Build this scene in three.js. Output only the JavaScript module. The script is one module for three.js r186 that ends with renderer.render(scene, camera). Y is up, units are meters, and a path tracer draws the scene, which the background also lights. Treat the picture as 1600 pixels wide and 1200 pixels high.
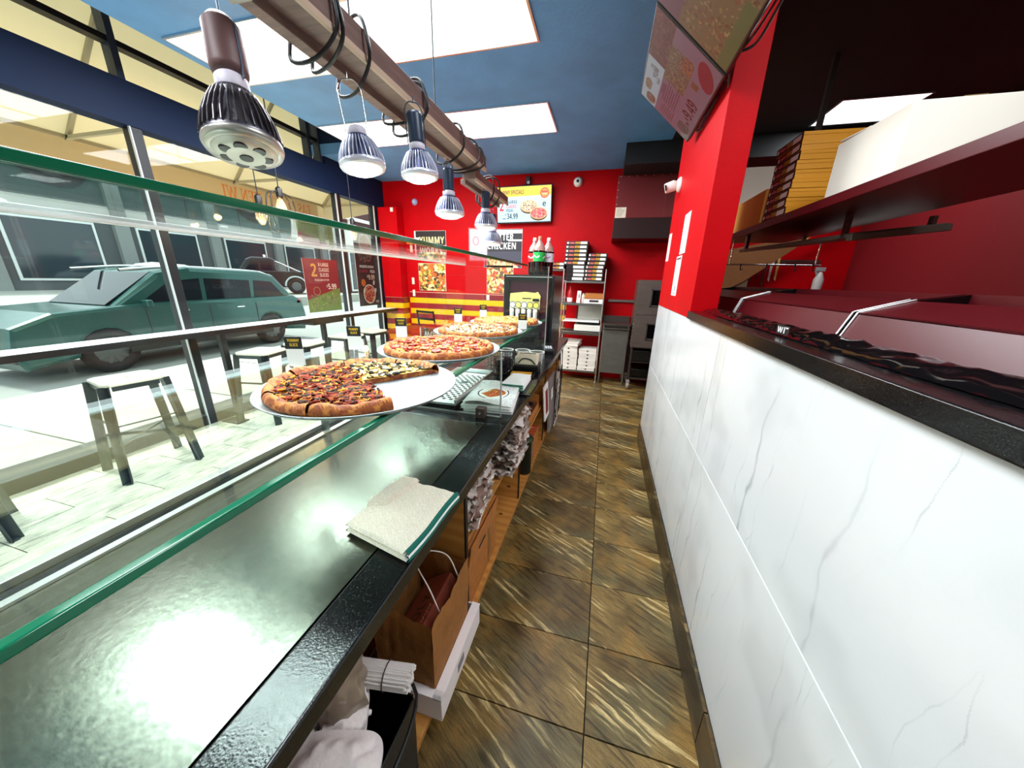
import * as THREE from 'three';
import { RoundedBoxGeometry } from 'three/addons/geometries/RoundedBoxGeometry.js';
import { mergeGeometries } from 'three/addons/utils/BufferGeometryUtils.js';
import { RectAreaLightUniformsLib } from 'three/addons/lights/RectAreaLightUniformsLib.js';
RectAreaLightUniformsLib.init();

// ---------------------------------------------------------------- camera, sky, exposure
const scene = new THREE.Scene();
const camera = new THREE.PerspectiveCamera(98.38, 1600 / 1200, 0.05, 200);
{
  const R = [[0.96435742, -0.10137182, 0.24441463], [0.02429879, 0.95372747, 0.29968897], [-0.26348497, -0.28306831, 0.92219738]];
  const m = new THREE.Matrix4().set(R[0][0], R[0][1], R[0][2], 0, R[1][0], R[1][1], R[1][2], 1.46, R[2][0], R[2][1], R[2][2], 0, 0, 0, 0, 1);
  m.decompose(camera.position, camera.quaternion, camera.scale);
}
scene.add(camera);
const SKY = 2.4, PANEL = 22, KITCHEN_PANEL = 14;
scene.background = new THREE.Color(0.86, 0.95, 1.0);
scene.backgroundIntensity = SKY;
const renderer = new THREE.WebGLRenderer({ antialias: true });
renderer.toneMapping = THREE.LinearToneMapping;
renderer.toneMappingExposure = 1.05;
renderer.shadowMap.enabled = true;
// daylight through thin cloud from across the street
const sun = new THREE.DirectionalLight(new THREE.Color(1, 0.97, 0.9), 5.5);
sun.position.set(-22, 26, -4); sun.target.position.set(-3, 0, -3); sun.castShadow = true; sun.shadow.radius = 14;
Object.assign(sun.shadow.camera, { left: -25, right: 25, top: 25, bottom: -25, near: 1, far: 90 });
sun.shadow.mapSize.set(2048, 2048);
scene.add(sun, sun.target);

// ---------------------------------------------------------------- helpers
let seed = 7;
const rnd = () => { seed = (seed + 0x6d2b79f5) | 0; let t = Math.imul(seed ^ (seed >>> 15), 1 | seed); t = (t + Math.imul(t ^ (t >>> 7), 61 | t)) ^ t; return ((t ^ (t >>> 14)) >>> 0) / 4294967296; };
const rr = (a, b) => a + (b - a) * rnd();
const PI = Math.PI, V = (x, y, z) => new THREE.Vector3(x, y, z);
const hash = (x, y, s) => { let h = Math.imul(x, 374761393) + Math.imul(y, 668265263) + Math.imul(s, 1442695041); h = Math.imul(h ^ (h >>> 13), 1274126177); return ((h ^ (h >>> 16)) >>> 0) / 4294967296; };
const mod = (a, n) => ((a % n) + n) % n;
function vn(x, y, px, py, s) {   // value noise, period px, py
  const ix = Math.floor(x), iy = Math.floor(y), fx = x - ix, fy = y - iy, u = fx * fx * (3 - 2 * fx), v = fy * fy * (3 - 2 * fy);
  const x0 = mod(ix, px), x1 = mod(ix + 1, px), y0 = mod(iy, py), y1 = mod(iy + 1, py);
  const a = hash(x0, y0, s), b = hash(x1, y0, s), c = hash(x0, y1, s), d = hash(x1, y1, s);
  return a + (b - a) * u + (c - a) * v + (a - b - c + d) * u * v;
}
function fbm(x, y, p, q, s, o = 4) { let t = 0, a = 0.5, n = 0; for (let i = 0; i < o; i++) { t += a * vn(x, y, p, q, s + i); n += a; a *= 0.5; x *= 2; y *= 2; p *= 2; q *= 2; } return t / n; }
const clamp = (x, a = 0, b = 1) => Math.min(b, Math.max(a, x));
const lerp = (a, b, t) => a + (b - a) * t;
const mix3 = (a, b, t) => [lerp(a[0], b[0], t), lerp(a[1], b[1], t), lerp(a[2], b[2], t)];
const sm = (a, b, x) => { const t = clamp((x - a) / (b - a)); return t * t * (3 - 2 * t); };
function finish(t, sx, sy, srgb) { t.wrapS = t.wrapT = THREE.RepeatWrapping; t.magFilter = THREE.LinearFilter; t.minFilter = THREE.LinearMipmapLinearFilter; t.repeat.set(1 / sx, 1 / sy); if (srgb) t.colorSpace = THREE.SRGBColorSpace; t.needsUpdate = true; return t; }
// colour + height textures from one function f(u, v) -> [r, g, b, h], sized sx by sy metres
function tex(w, h, sx, sy, f) {
  const c = new Uint8Array(w * h * 4), b = new Uint8Array(w * h * 4);
  for (let j = 0; j < h; j++) for (let i = 0; i < w; i++) {
    const [r, g, bl, z] = f(i / w, j / h), o = (j * w + i) * 4;
    c[o] = clamp(r, 0, 255); c[o + 1] = clamp(g, 0, 255); c[o + 2] = clamp(bl, 0, 255); c[o + 3] = 255;
    b[o] = b[o + 1] = b[o + 2] = clamp(z ?? 0.5) * 255; b[o + 3] = 255;
  }
  return { map: finish(new THREE.DataTexture(c, w, h), sx, sy, true), bump: finish(new THREE.DataTexture(b, w, h), sx, sy, false) };
}
function canvas(w, h, draw) { const c = document.createElement('canvas'); c.width = w; c.height = h; draw(c.getContext('2d'), w, h); const t = new THREE.CanvasTexture(c); t.colorSpace = THREE.SRGBColorSpace; t.wrapS = t.wrapT = THREE.ClampToEdgeWrapping; t.magFilter = THREE.LinearFilter; return t; }
function words(g, s, x, y, size, color, { squeeze = 1, align = 'left', font = 'sans-serif', bold = true } = {}) { g.save(); g.translate(x, y); g.scale(squeeze, 1); g.font = (bold ? 'bold ' : '') + size + 'px ' + font; g.fillStyle = color; g.textAlign = align; g.textBaseline = 'alphabetic'; g.fillText(s, 0, 0); g.restore(); }
const std = (color, roughness = 0.6, metalness = 0, extra = {}) => new THREE.MeshStandardMaterial({ color, roughness, metalness, ...extra });
const phys = (color, roughness, o = {}) => new THREE.MeshPhysicalMaterial({ color, roughness, ...o });
const lin = (r, g, b) => new THREE.Color().setRGB(r, g, b);

// geometry
const nI = (g) => { const o = g.index ? g.toNonIndexed() : g; for (const k of Object.keys(o.attributes)) if (!['position', 'normal', 'uv'].includes(k)) o.deleteAttribute(k); if (!o.attributes.uv) o.setAttribute('uv', new THREE.Float32BufferAttribute(new Float32Array(o.attributes.position.count * 2), 2)); o.clearGroups(); return o; };
function spin(g, x, y, z, rx = 0, ry = 0, rz = 0) { if (rx || ry || rz) g.applyMatrix4(new THREE.Matrix4().makeRotationFromEuler(new THREE.Euler(rx, ry, rz))); return g.translate(x, y, z); }
function box(w, h, d, x = 0, y = 0, z = 0, r = 0, rx = 0, ry = 0, rz = 0) { const g = r ? new RoundedBoxGeometry(w, h, d, 2, Math.min(r, w / 2.01, h / 2.01, d / 2.01)) : new THREE.BoxGeometry(w, h, d); return spin(g, x, y, z, rx, ry, rz); }
const bb = (x0, x1, y0, y1, z0, z1, r = 0) => box(x1 - x0, y1 - y0, z1 - z0, (x0 + x1) / 2, (y0 + y1) / 2, (z0 + z1) / 2, r);
const cyl = (r0, r1, h, x = 0, y = 0, z = 0, seg = 20, rx = 0, ry = 0, rz = 0) => spin(new THREE.CylinderGeometry(r0, r1, h, seg), x, y, z, rx, ry, rz);   // r0 at the top
const lathe = (pts, seg = 32, x = 0, y = 0, z = 0) => new THREE.LatheGeometry(pts.map(([a, b]) => new THREE.Vector2(a, b)), seg).translate(x, y, z);
const tube = (pts, r, seg = 24, rs = 8, closed = false) => new THREE.TubeGeometry(new THREE.CatmullRomCurve3(pts.map((p) => V(...p)), closed, 'catmullrom', 0.5), seg, r, rs, closed);
const rod = (a, b, r, rs = 8) => { const A = V(...a), B = V(...b), d = B.clone().sub(A), g = new THREE.CylinderGeometry(r, r, d.length(), rs); g.applyQuaternion(new THREE.Quaternion().setFromUnitVectors(V(0, 1, 0), d.clone().normalize())); return g.translate((A.x + B.x) / 2, (A.y + B.y) / 2, (A.z + B.z) / 2); };
const bar = (a, b, w, h) => { const A = V(...a), B = V(...b), d = B.clone().sub(A), g = new THREE.BoxGeometry(w, d.length(), h); const up = d.clone().normalize(); g.applyQuaternion(new THREE.Quaternion().setFromUnitVectors(V(0, 1, 0), up)); return g.translate((A.x + B.x) / 2, (A.y + B.y) / 2, (A.z + B.z) / 2); };
function extr(pts, depth, bevel = 0, holes = []) { const s = new THREE.Shape(pts.map(([a, b]) => new THREE.Vector2(a, b))); for (const h of holes) s.holes.push(new THREE.Path(h.map(([a, b]) => new THREE.Vector2(a, b)))); return new THREE.ExtrudeGeometry(s, { depth, bevelEnabled: bevel > 0, bevelThickness: bevel, bevelSize: bevel, bevelSegments: 2, curveSegments: 12 }); }
// uv in metres, by the way each face points
function boxUV(g) {
  const p = g.attributes.position, n = g.attributes.normal, uv = g.attributes.uv;
  for (let i = 0; i < p.count; i += 3) {
    let nx = 0, ny = 0, nz = 0;
    for (let k = 0; k < 3; k++) { nx += Math.abs(n.getX(i + k)); ny += Math.abs(n.getY(i + k)); nz += Math.abs(n.getZ(i + k)); }
    for (let k = 0; k < 3; k++) { const j = i + k, x = p.getX(j), y = p.getY(j), z = p.getZ(j); if (ny >= nx && ny >= nz) uv.setXY(j, x, z); else if (nx >= nz) uv.setXY(j, z, y); else uv.setXY(j, x, y); }
  }
}
const merged = (geos, keepUV) => { geos = [].concat(geos).map(nI); const g = geos.length > 1 ? mergeGeometries(geos) : geos[0]; if (!keepUV) boxUV(g); return g; };
const taken = new Map();
function numbered(name) { const n = taken.get(name) ?? 0; taken.set(name, n + 1); return n ? name + '_' + String(n).padStart(3, '0') : name; }
function obj(name, geos, mat, parent = scene, keepUV = false) {
  const m = new THREE.Mesh(geos.isBufferGeometry && geos.userData.done ? geos : merged(geos, keepUV), mat); m.geometry.userData.done = true;
  m.castShadow = m.receiveShadow = true; m.name = parent === scene ? numbered(name) : name; parent.add(m); return m;
}
function tag(o, label, category, group) { o.userData.label = label; o.userData.category = category; if (group) o.userData.group = group; return o; }
function thing(name, label, category, [x, y, z] = [0, 0, 0], turn = 0, group) { const o = new THREE.Group(); o.name = numbered(name); scene.add(o); o.position.set(x, y, z); o.rotation.y = turn; return tag(o, label, category, group); }
function dup(root, [x, y, z], turn, label) { const r = root.clone(); r.name = numbered(root.name.replace(/_\d{3}$/, '')); r.userData = { ...root.userData }; scene.add(r); r.position.set(x, y, z); r.rotation.y = turn; if (label) r.userData.label = label; return r; }
function struct(name, geos, mat, parent = scene, keepUV = false) { const o = geos ? obj(name, geos, mat, parent, keepUV) : new THREE.Group(); if (!geos) { o.name = numbered(name); parent.add(o); } if (parent === scene) o.userData.kind = 'structure'; return o; }
// a flat rectangle with its own print: centre, size, facing (yaw about y after tilt about x)
const sheet = (w, h) => new THREE.PlaneGeometry(w, h);
function printed(name, w, h, t, parent, pos, rot = [0, 0, 0], extra = {}) { const m = obj(name, sheet(w, h), std(0xffffff, 0.55, 0, { map: t, ...extra }), parent, true); m.position.set(...pos); m.rotation.set(...rot); return m; }
const ORD = ['lowest', 'second', 'third', 'fourth', 'fifth', 'sixth', 'seventh', 'eighth', 'ninth', 'tenth'];

// ---------------------------------------------------------------- materials
const slateV = [0, 1, 2, 3].map((k) => tex(1024, 512, 1, 1, (u, v) => {
  const a = [0.42, 0.5, 0.36, 0.46][k], x = u * 0.61, y = v * 0.305, s = x * Math.cos(a) + y * Math.sin(a), t = -x * Math.sin(a) + y * Math.cos(a);
  const wob = (fbm(x * 4, y * 4, 999, 999, k * 31 + 3, 3) - 0.5) * 0.03 + (fbm(x * 30, y * 30, 999, 999, k * 31 + 7, 2) - 0.5) * 0.007;
  const st = fbm(s * 7 + k * 7, (t + wob) * 105, 9999, 9999, k * 31 + 11, 4), fine = fbm(s * 26, (t + wob) * 300, 9999, 9999, k * 31 + 17, 3), big = fbm(x * 7, y * 7, 999, 999, k * 31 + 23, 4), gr = vn(x * 700, y * 700, 9999, 9999, k * 3 + 5);
  const band = fbm(s * 2.6 + 4, (t + wob) * 12, 9999, 9999, k * 31 + 41, 3);
  const streak = sm(0.53, 0.66, st) * sm(0.45, 0.6, band) * (0.5 + fine), crack = sm(0.42, 0.28, st) * sm(0.3, 0.6, 1 - band);
  let c = mix3([96, 76, 40], [138, 112, 62], sm(0.3, 0.7, big)); c = mix3(c, [150, 108, 46], 0.45 * sm(0.53, 0.72, fbm(x * 9 + 3, y * 9, 999, 999, k + 77, 3))); c = mix3(c, [104, 98, 68], 0.55 * sm(0.5, 0.7, fbm(x * 6 + 9, y * 6, 999, 999, k + 97, 3)));
  c = mix3(c, [226, 200, 142], clamp(streak) * 0.8); c = mix3(c, [34, 22, 8], crack * 0.42); const q = 0.74 + 0.44 * fine + 0.2 * (gr - 0.5); return [c[0] * q, c[1] * q, c[2] * q, 0.3 + 0.4 * st + 0.3 * fine];
}));

const slate = slateV.map((t) => std(0xffffff, 0.36, 0, { map: t.map, bumpMap: t.bump, bumpScale: 0.0016 }));
const slateDark = slateV.map((t) => std(0x9c988c, 0.4, 0, { map: t.map, bumpMap: t.bump, bumpScale: 0.001 }));
const paverV = [0, 1].map((k) => tex(256, 128, 1, 1, (u, v) => { const f = fbm(u * 8, v * 4, 999, 999, k * 9 + 200, 5), g = vn(u * 160, v * 80, 999, 999, k + 210), st = fbm(u * 5, v * 26, 999, 999, k + 220, 3); const q = 0.78 + 0.3 * f + 0.14 * (g - 0.5) - 0.18 * sm(0.6, 0.75, st); return [205 * q, 203 * q, 182 * q, 0.4 + 0.5 * f]; }));
const paver = paverV.map((t) => std(0xffffff, 0.5, 0, { map: t.map, bumpMap: t.bump, bumpScale: 0.002 }));
const marbleV = [0, 1, 2].map((k) => {
  const lines = []; const s0 = seed; seed = 100 + k * 57;
  for (let i = 0; i < 22; i++) {
    const main = i < 4, pts = []; let x = main ? (i + rr(0.1, 0.9)) / 4 : rr(0, 1), y = main ? rr(-0.3, 0.05) : rr(-0.1, 0.8), dir = rr(-0.2, 0.2); const n = main ? rr(260, 460) : rr(50, 190);
    for (let j = 0; j < n; j++) { pts.push([x, y]); dir += rr(-0.08, 0.08); dir *= 0.95; if (rnd() < 0.008) dir += rr(-0.8, 0.8); x += dir * 0.0016; y += 0.0026; }
    lines.push([pts, main ? rr(0.003, 0.0065) : rr(0.0007, 0.0016), main ? rr(0.2, 0.5) : rr(0.08, 0.36), main ? rr(0, 1) : 0]);
  }
  seed = s0;
  const W = 1024, H = 512, buf = new Float32Array(W * H);
  for (const [pts, w, a, halo] of lines) pts.forEach(([x, y], j) => { const taper = Math.pow(Math.sin(PI * (j + 0.5) / pts.length), 0.6), nw = vn(j * 0.06, 1, 99, 99, 5), rad = Math.max(0.8, w * W * (0.3 + nw)), am = a * taper * (0.35 + 0.75 * vn(j * 0.05 + 9, 4, 99, 99, 7)); for (let dy = -6; dy <= 6; dy++) for (let dx = -12; dx <= 12; dx++) { const X = Math.round(x * W) + dx, Y = Math.round(y * H) + dy; if (X < 0 || Y < 0 || X >= W || Y >= H) continue; const d = Math.hypot(dx, dy) / rad; buf[Y * W + X] = Math.max(buf[Y * W + X], am * Math.exp(-d * d), halo * 0.22 * am * Math.exp(-Math.abs(dx + 3) / 5)); } });
  return tex(W, H, 1, 1, (u, v) => { const i = Math.floor(u * W), j = Math.floor(v * H), n = fbm(u * 14, v * 5, 999, 999, 300 + k, 4), cl = fbm(u * 5 + 2, v * 3, 999, 999, 320 + k, 3); const q = buf[j * W + i] * (0.7 + 0.5 * n), b = 226 - 12 * sm(0.5, 0.75, cl); return [b - 118 * q - 4, b - 110 * q, b - 106 * q, 0.5]; });
});
const marble = marbleV.map((t) => phys(0xffffff, 0.16, { map: t.map }));
const pineT = tex(512, 512, 0.6, 0.6, (u, v) => { const w = fbm(u * 3, v * 6, 3, 6, 401, 3) * 0.09, ring = Math.sin((v + w) * PI * 2 * 11) * 0.5 + 0.5, f = fbm(u * 6, v * 128, 6, 128, 405, 3); let knot = 0; for (const [a, b] of [[0.2, 0.3], [0.7, 0.75], [0.55, 0.12]]) { const d = Math.hypot(u - a, (v - b) * 1.6); knot = Math.max(knot, sm(0.03, 0.012, d)); } let c = mix3([206, 148, 74], [168, 106, 42], 0.5 * ring + 0.4 * f); c = mix3(c, [70, 36, 14], knot * 0.85); return [...c, 0.5 + 0.2 * f]; });
const pine = std(0xffffff, 0.5, 0, { map: pineT.map, bumpMap: pineT.bump, bumpScale: 0.0006 });
const kraftT = tex(256, 256, 0.25, 0.25, (u, v) => { const f = fbm(u * 10, v * 10, 10, 10, 431, 4), g = vn(u * 128, v * 128, 128, 128, 437); const q = 0.86 + 0.16 * f + 0.14 * (g - 0.5); return [190 * q, 134 * q, 76 * q, f]; });
const kraft = std(0xffffff, 0.75, 0, { map: kraftT.map, bumpMap: kraftT.bump, bumpScale: 0.0012 });
const kraftDark = std(0xdcc8a0, 0.8, 0, { map: kraftT.map, bumpMap: kraftT.bump, bumpScale: 0.0015, side: THREE.DoubleSide });
const cardboard = std(0xffe0b8, 0.8, 0, { map: kraftT.map });
const brushedT = tex(512, 512, 0.5, 0.5, (u, v) => { const a = fbm(u * 4, v * 256, 4, 256, 451, 2), b = fbm(u * 6, v * 6, 6, 6, 455, 3); const q = 0.86 + 0.14 * a + 0.1 * (b - 0.5); return [205 * q, 205 * q, 200 * q, 0.5 * a + 0.5 * b]; });
const satinT = tex(256, 256, 0.4, 0.4, (u, v) => { const a = fbm(u * 64, v * 64, 64, 64, 461, 2), b = fbm(u * 5, v * 5, 5, 5, 465, 3); const q = 0.9 + 0.08 * a + 0.1 * (b - 0.5); return [196 * q, 198 * q, 192 * q, a]; });
const steelTop = std(0x92948c, 0.235, 1, { map: satinT.map, bumpMap: satinT.bump, bumpScale: 0.0001 });
const steel = std(0xc4c4c2, 0.32, 1, { map: brushedT.map });
const steelDark = std(0x8a807c, 0.38, 0.9, { map: brushedT.map });
const chrome = std(0xe2e2e4, 0.15, 1);
const alu = std(0xd8d9da, 0.32, 1);
const panMetal = (() => { const t = tex(256, 256, 0.2, 0.2, (u, v) => { const s = sm(0.68, 0.8, fbm(u * 12, v * 12, 12, 12, 471, 4)), f = fbm(u * 40, v * 40, 40, 40, 475, 2); const q = 0.95 - 0.12 * f; const c = mix3([222, 226, 228], [120, 104, 86], s * 0.6); return [c[0] * q, c[1] * q, c[2] * q, f]; }); return std(0xd4d8da, 0.42, 0.75, { map: t.map, bumpMap: t.bump, bumpScale: 0.0004 }); })();
const graniteT = tex(512, 512, 0.3, 0.3, (u, v) => { const a = vn(u * 256, v * 256, 256, 256, 481), b = fbm(u * 150, v * 150, 150, 150, 485, 1); const sp = a > 0.93 ? 1 : 0; const q = 7 + 18 * b * b + 60 * sp; return [q * 0.9, q, q * 1.1, b]; });
const granite = phys(0xffffff, 0.17, { map: graniteT.map, bumpMap: graniteT.bump, bumpScale: 0.00012 });
const redPaint = (() => { const t = tex(256, 256, 1.2, 1.2, (u, v) => { const f = fbm(u * 8, v * 8, 8, 8, 501, 4), g = fbm(u * 90, v * 90, 90, 90, 505, 2); const q = 0.95 + 0.08 * f; return [188 * q, 2 * q, 13 * q, g]; }); return phys(0xffffff, 0.5, { map: t.map, bumpMap: t.bump, bumpScale: 0.0008, specularIntensity: 0.2 }); })();
const ceilPaint = (() => { const t = tex(256, 256, 1.5, 1.5, (u, v) => { const f = fbm(u * 8, v * 8, 8, 8, 511, 4), g = fbm(u * 100, v * 100, 100, 100, 515, 2); const q = 0.92 + 0.14 * f; return [86 * q, 146 * q, 204 * q, g]; }); return std(0xffffff, 0.6, 0, { map: t.map, bumpMap: t.bump, bumpScale: 0.001 }); })();
const navyPaint = phys(0x0e1e3a, 0.55, { specularIntensity: 0.25 });
const black = std(0x0b0b0d, 0.4), blackGloss = phys(0x08080a, 0.12), blackMatte = std(0x121214, 0.75);
const white = std(0xf2f2ee, 0.5), whitePaper = std(0xf4f4f0, 0.8), plasticWhite = phys(0xefefec, 0.35);
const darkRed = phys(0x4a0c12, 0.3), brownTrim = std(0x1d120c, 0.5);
const glass = phys(0xfdfffe, 0, { transmission: 1, thickness: 0, ior: 1.5, specularIntensity: 0.25 });
const caseGlass = phys(0xfafffd, 0, { transmission: 1, thickness: 0, ior: 1.5, specularIntensity: 0.7 });
const frontGlass = phys(0xfafffd, 0, { transmission: 1, thickness: 0, ior: 1.5, specularIntensity: 0.2 });
const glassEdge = phys(0x0b7a55, 0.08, { ior: 1.5, transmission: 0.35, thickness: 0 });
const clearPlastic = phys(0xffffff, 0.08, { transmission: 0.92, thickness: 0, ior: 1.45 });
const foam = (() => { const t = tex(128, 128, 0.08, 0.08, (u, v) => { const f = fbm(u * 16, v * 16, 16, 16, 521, 3); const q = 0.95 + 0.06 * f; return [238 * q, 226 * q, 224 * q, f]; }); return std(0xffffff, 0.55, 0, { map: t.map, bumpMap: t.bump, bumpScale: 0.0006 }); })();
// ---------------------------------------------------------------- the room
const CEIL = 2.93, ZB = -5.35, ZF = 1.7, XW = -3.75, XR = 0.45, CY = 0.885;
{ // floor: slate tiles behind the counter, pale stone in front of it
  const f = struct('floor', null); f.userData.kind = 'structure';
  obj('screed', [bb(XW - 0.15, 3.0, -0.12, -0.008, ZB - 0.1, ZF + 0.1)], std(0x2a221a, 0.9), f);
  const tg = [0, 1].map(() => { const g = merged(box(0.606, 0.014, 0.301, 0, -0.007, 0, 0.0016)); const p = g.attributes.position, uv = g.attributes.uv; for (let i = 0; i < p.count; i++) uv.setXY(i, p.getX(i) / 0.61 + 0.5, p.getZ(i) / 0.305 + 0.5); g.userData.done = true; return g; });
  for (let i = -2; i <= 1; i++) for (let k = 0; k < 22; k++) {
    const x = 0.08 + 0.61 * (i + 0.5), z = 0.915 - 0.305 * k; if (i === 1 && z > -3.4) continue; if (i < -1 && z > -3.6) continue; if (x < -1.2) continue;
    const m = obj('floor_tile', tg[0], slate[Math.floor(hash(i + 9, k, 3) * 4)], f); m.position.set(x, rr(-0.0008, 0.0006), z); m.rotation.y = hash(i + 9, k, 8) > 0.5 ? PI : 0;
  }
  const pg = merged(box(0.296, 0.014, 0.596, 0, -0.007, 0, 0.002)); { const p = pg.attributes.position, uv = pg.attributes.uv; for (let i = 0; i < p.count; i++) uv.setXY(i, p.getZ(i) / 0.6 + 0.5, p.getX(i) / 0.3 + 0.5); pg.userData.done = true; }
  for (let i = 0; i < 9; i++) for (let k = 0; k < 12; k++) { const z = 1.4 - 0.6 * k - (i % 2) * 0.3; if (z < ZB) continue; const m = obj('floor_paver', pg, paver[(i * 7 + k * 3) % 2], f); m.position.set(-1.2 - 0.3 * i, rr(-0.001, 0.0008), z); }
}
{ // ceiling: dropped dark panel, open recess by the shop window
  struct('ceiling', [bb(-3.08, 0.52, CEIL, CEIL + 0.12, ZB, ZF)], ceilPaint);
  struct('ceiling', [bb(0.52, 3.0, CEIL, CEIL + 0.12, ZB, ZF)], std(0x101216, 0.7));
  struct('ceiling', [bb(XW - 0.1, -3.08, CEIL, CEIL + 0.12, ZB, -4.12)], ceilPaint);
  struct('ceiling', [bb(XW - 0.12, -3.08, 3.5, 3.6, -4.12, ZF), bb(-3.08, -3.0, CEIL + 0.12, 3.5, -4.12, ZF), bb(XW - 0.12, -3.0, CEIL + 0.12, 3.5, -4.2, -4.12)], navyPaint);
  struct('trim', [bb(0.06, 3.0, 2.72, CEIL, ZB, -4.45)], std(0x0a0c12, 0.6));
}
function wallTiles(parent, x0, z, n, w, skip) { /* rows of glazed tile, red and yellow in turn */
  for (let r = 0; r < 13; r++) for (let c = 0; c < n; c++) {
    const y = 1.215 - 0.0905 * r - 0.045; if (y < 0.03) continue; const yellow = r % 2 === 1;
    const m = obj(yellow ? 'yellow_tile' : 'red_tile', tileGeo(w), yellow ? tileYellow : tileRed[(r + c) % 3], parent); m.position.set(x0 + w * (c + 0.5), y, z); m.rotation.z = rr(-0.002, 0.002);
  }
}
const tileCache = new Map(), tileGeo = (w) => { if (!tileCache.has(w)) { const g = merged(box(w - 0.004, 0.087, 0.012, 0, 0, 0, 0.002)); g.userData.done = true; tileCache.set(w, g); } return tileCache.get(w); };
const tileYellow = phys(0xf0b404, 0.2), tileRed = [phys(0x8c0d1a, 0.2), phys(0x7c0a18, 0.2), phys(0x9a1220, 0.2)];
{ // back wall: red paint over a tiled dado
  const w = struct('wall_back', null); w.userData.kind = 'structure';
  obj('painted_wall', [bb(-4.0, 3.0, 0, CEIL + 0.6, ZB - 0.16, ZB)], redPaint, w);
  wallTiles(w, -3.31, ZB + 0.006, 8, 0.3425);
  obj('grout', [bb(-3.31, -0.57, 0, 1.222, ZB, ZB + 0.004)], std(0xd8a890, 0.7), w);
  const p = struct('wall_pilaster', null); p.userData.kind = 'structure';
  obj('painted_face', [bb(-3.68, -3.34, 1.13, 2.52, ZB, ZB + 0.2)], redPaint, p);
  obj('pilaster_core', [bb(-3.675, -3.345, 0, 1.13, ZB, ZB + 0.195)], std(0xd8a890, 0.7), p);
  for (let r = 1; r < 13; r++) { const y = 1.215 - 0.0905 * r - 0.045; if (y < 0.03) continue; const m = obj(r % 2 ? 'red_tile' : 'yellow_tile', tileGeo(0.336), r % 2 ? tileRed[r % 3] : tileYellow, p); m.position.set(-3.51, y, ZB + 0.2); const n = obj(r % 2 ? 'red_tile' : 'yellow_tile', tileGeo(0.196), r % 2 ? tileRed[r % 3] : tileYellow, p); n.position.set(-3.34, y, ZB + 0.1); n.rotation.y = PI / 2; }
}
{ // low wall on the right: marble slabs, slate skirting, granite ledge, red pillar on its end
  const w = struct('wall_right', null); w.userData.kind = 'structure';
  obj('wall_core', [bb(XR + 0.012, XR + 0.13, 0, 1.28, -3.14, ZF)], std(0xd9dad6, 0.7), w);
  const H = [[0.165, 0.76], [0.764, 1.285]];
  let v = 0;
  for (const [y0, y1] of H) for (const [z0, z1] of [[-3.145, -2.662], [-2.658, -1.462], [-1.458, -0.262], [-0.258, 0.938], [0.942, 1.69]]) {
    const g = merged(bb(XR, XR + 0.012, y0, y1, z0, z1, 0.0012)), p = g.attributes.position, uv = g.attributes.uv; for (let i = 0; i < p.count; i++) uv.setXY(i, (p.getZ(i) - z0) / 1.2, (p.getY(i) - y0) / 0.6); g.userData.done = true;
    obj('marble_slab', g, marble[v++ % 3], w);
  }
  obj('marble_slab', merged(bb(XR, XR + 0.13, 0.165, 1.3, -3.157, -3.145, 0.001)), marble[1], w);
  const b = struct('baseboard_right', null); b.userData.kind = 'structure';
  for (let k = 0; k < 8; k++) { const z1 = 1.6 - 0.61 * k, z0 = Math.max(-3.16, z1 - 0.606); const g = merged(bb(XR - 0.013, XR, 0.002, 0.163, z0, z1, 0.0015)), p = g.attributes.position, uv = g.attributes.uv; for (let i = 0; i < p.count; i++) uv.setXY(i, p.getZ(i) / 0.61, p.getY(i) / 0.305 + k * 0.21); g.userData.done = true; obj('skirting_tile', g, slateDark[k % 4], b); }
  const wp = struct('wall_pillar', [bb(XR - 0.004, 0.575, 1.285, CEIL, -3.13, -2.0, 0.003)], redPaint);
  struct('trim', [bb(XR - 0.016, 0.66, 1.285, 1.325, -1.995, ZF, 0.004)], granite).userData.label = 'black granite ledge capping the low marble wall';
}
{ // kitchen shell, rear wall
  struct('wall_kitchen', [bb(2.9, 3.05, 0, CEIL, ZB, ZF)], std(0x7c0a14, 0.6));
  struct('wall_rear', [bb(XW, 3.0, 0, CEIL + 0.6, ZF, ZF + 0.15)], std(0x9a9790, 0.7));
}
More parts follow.
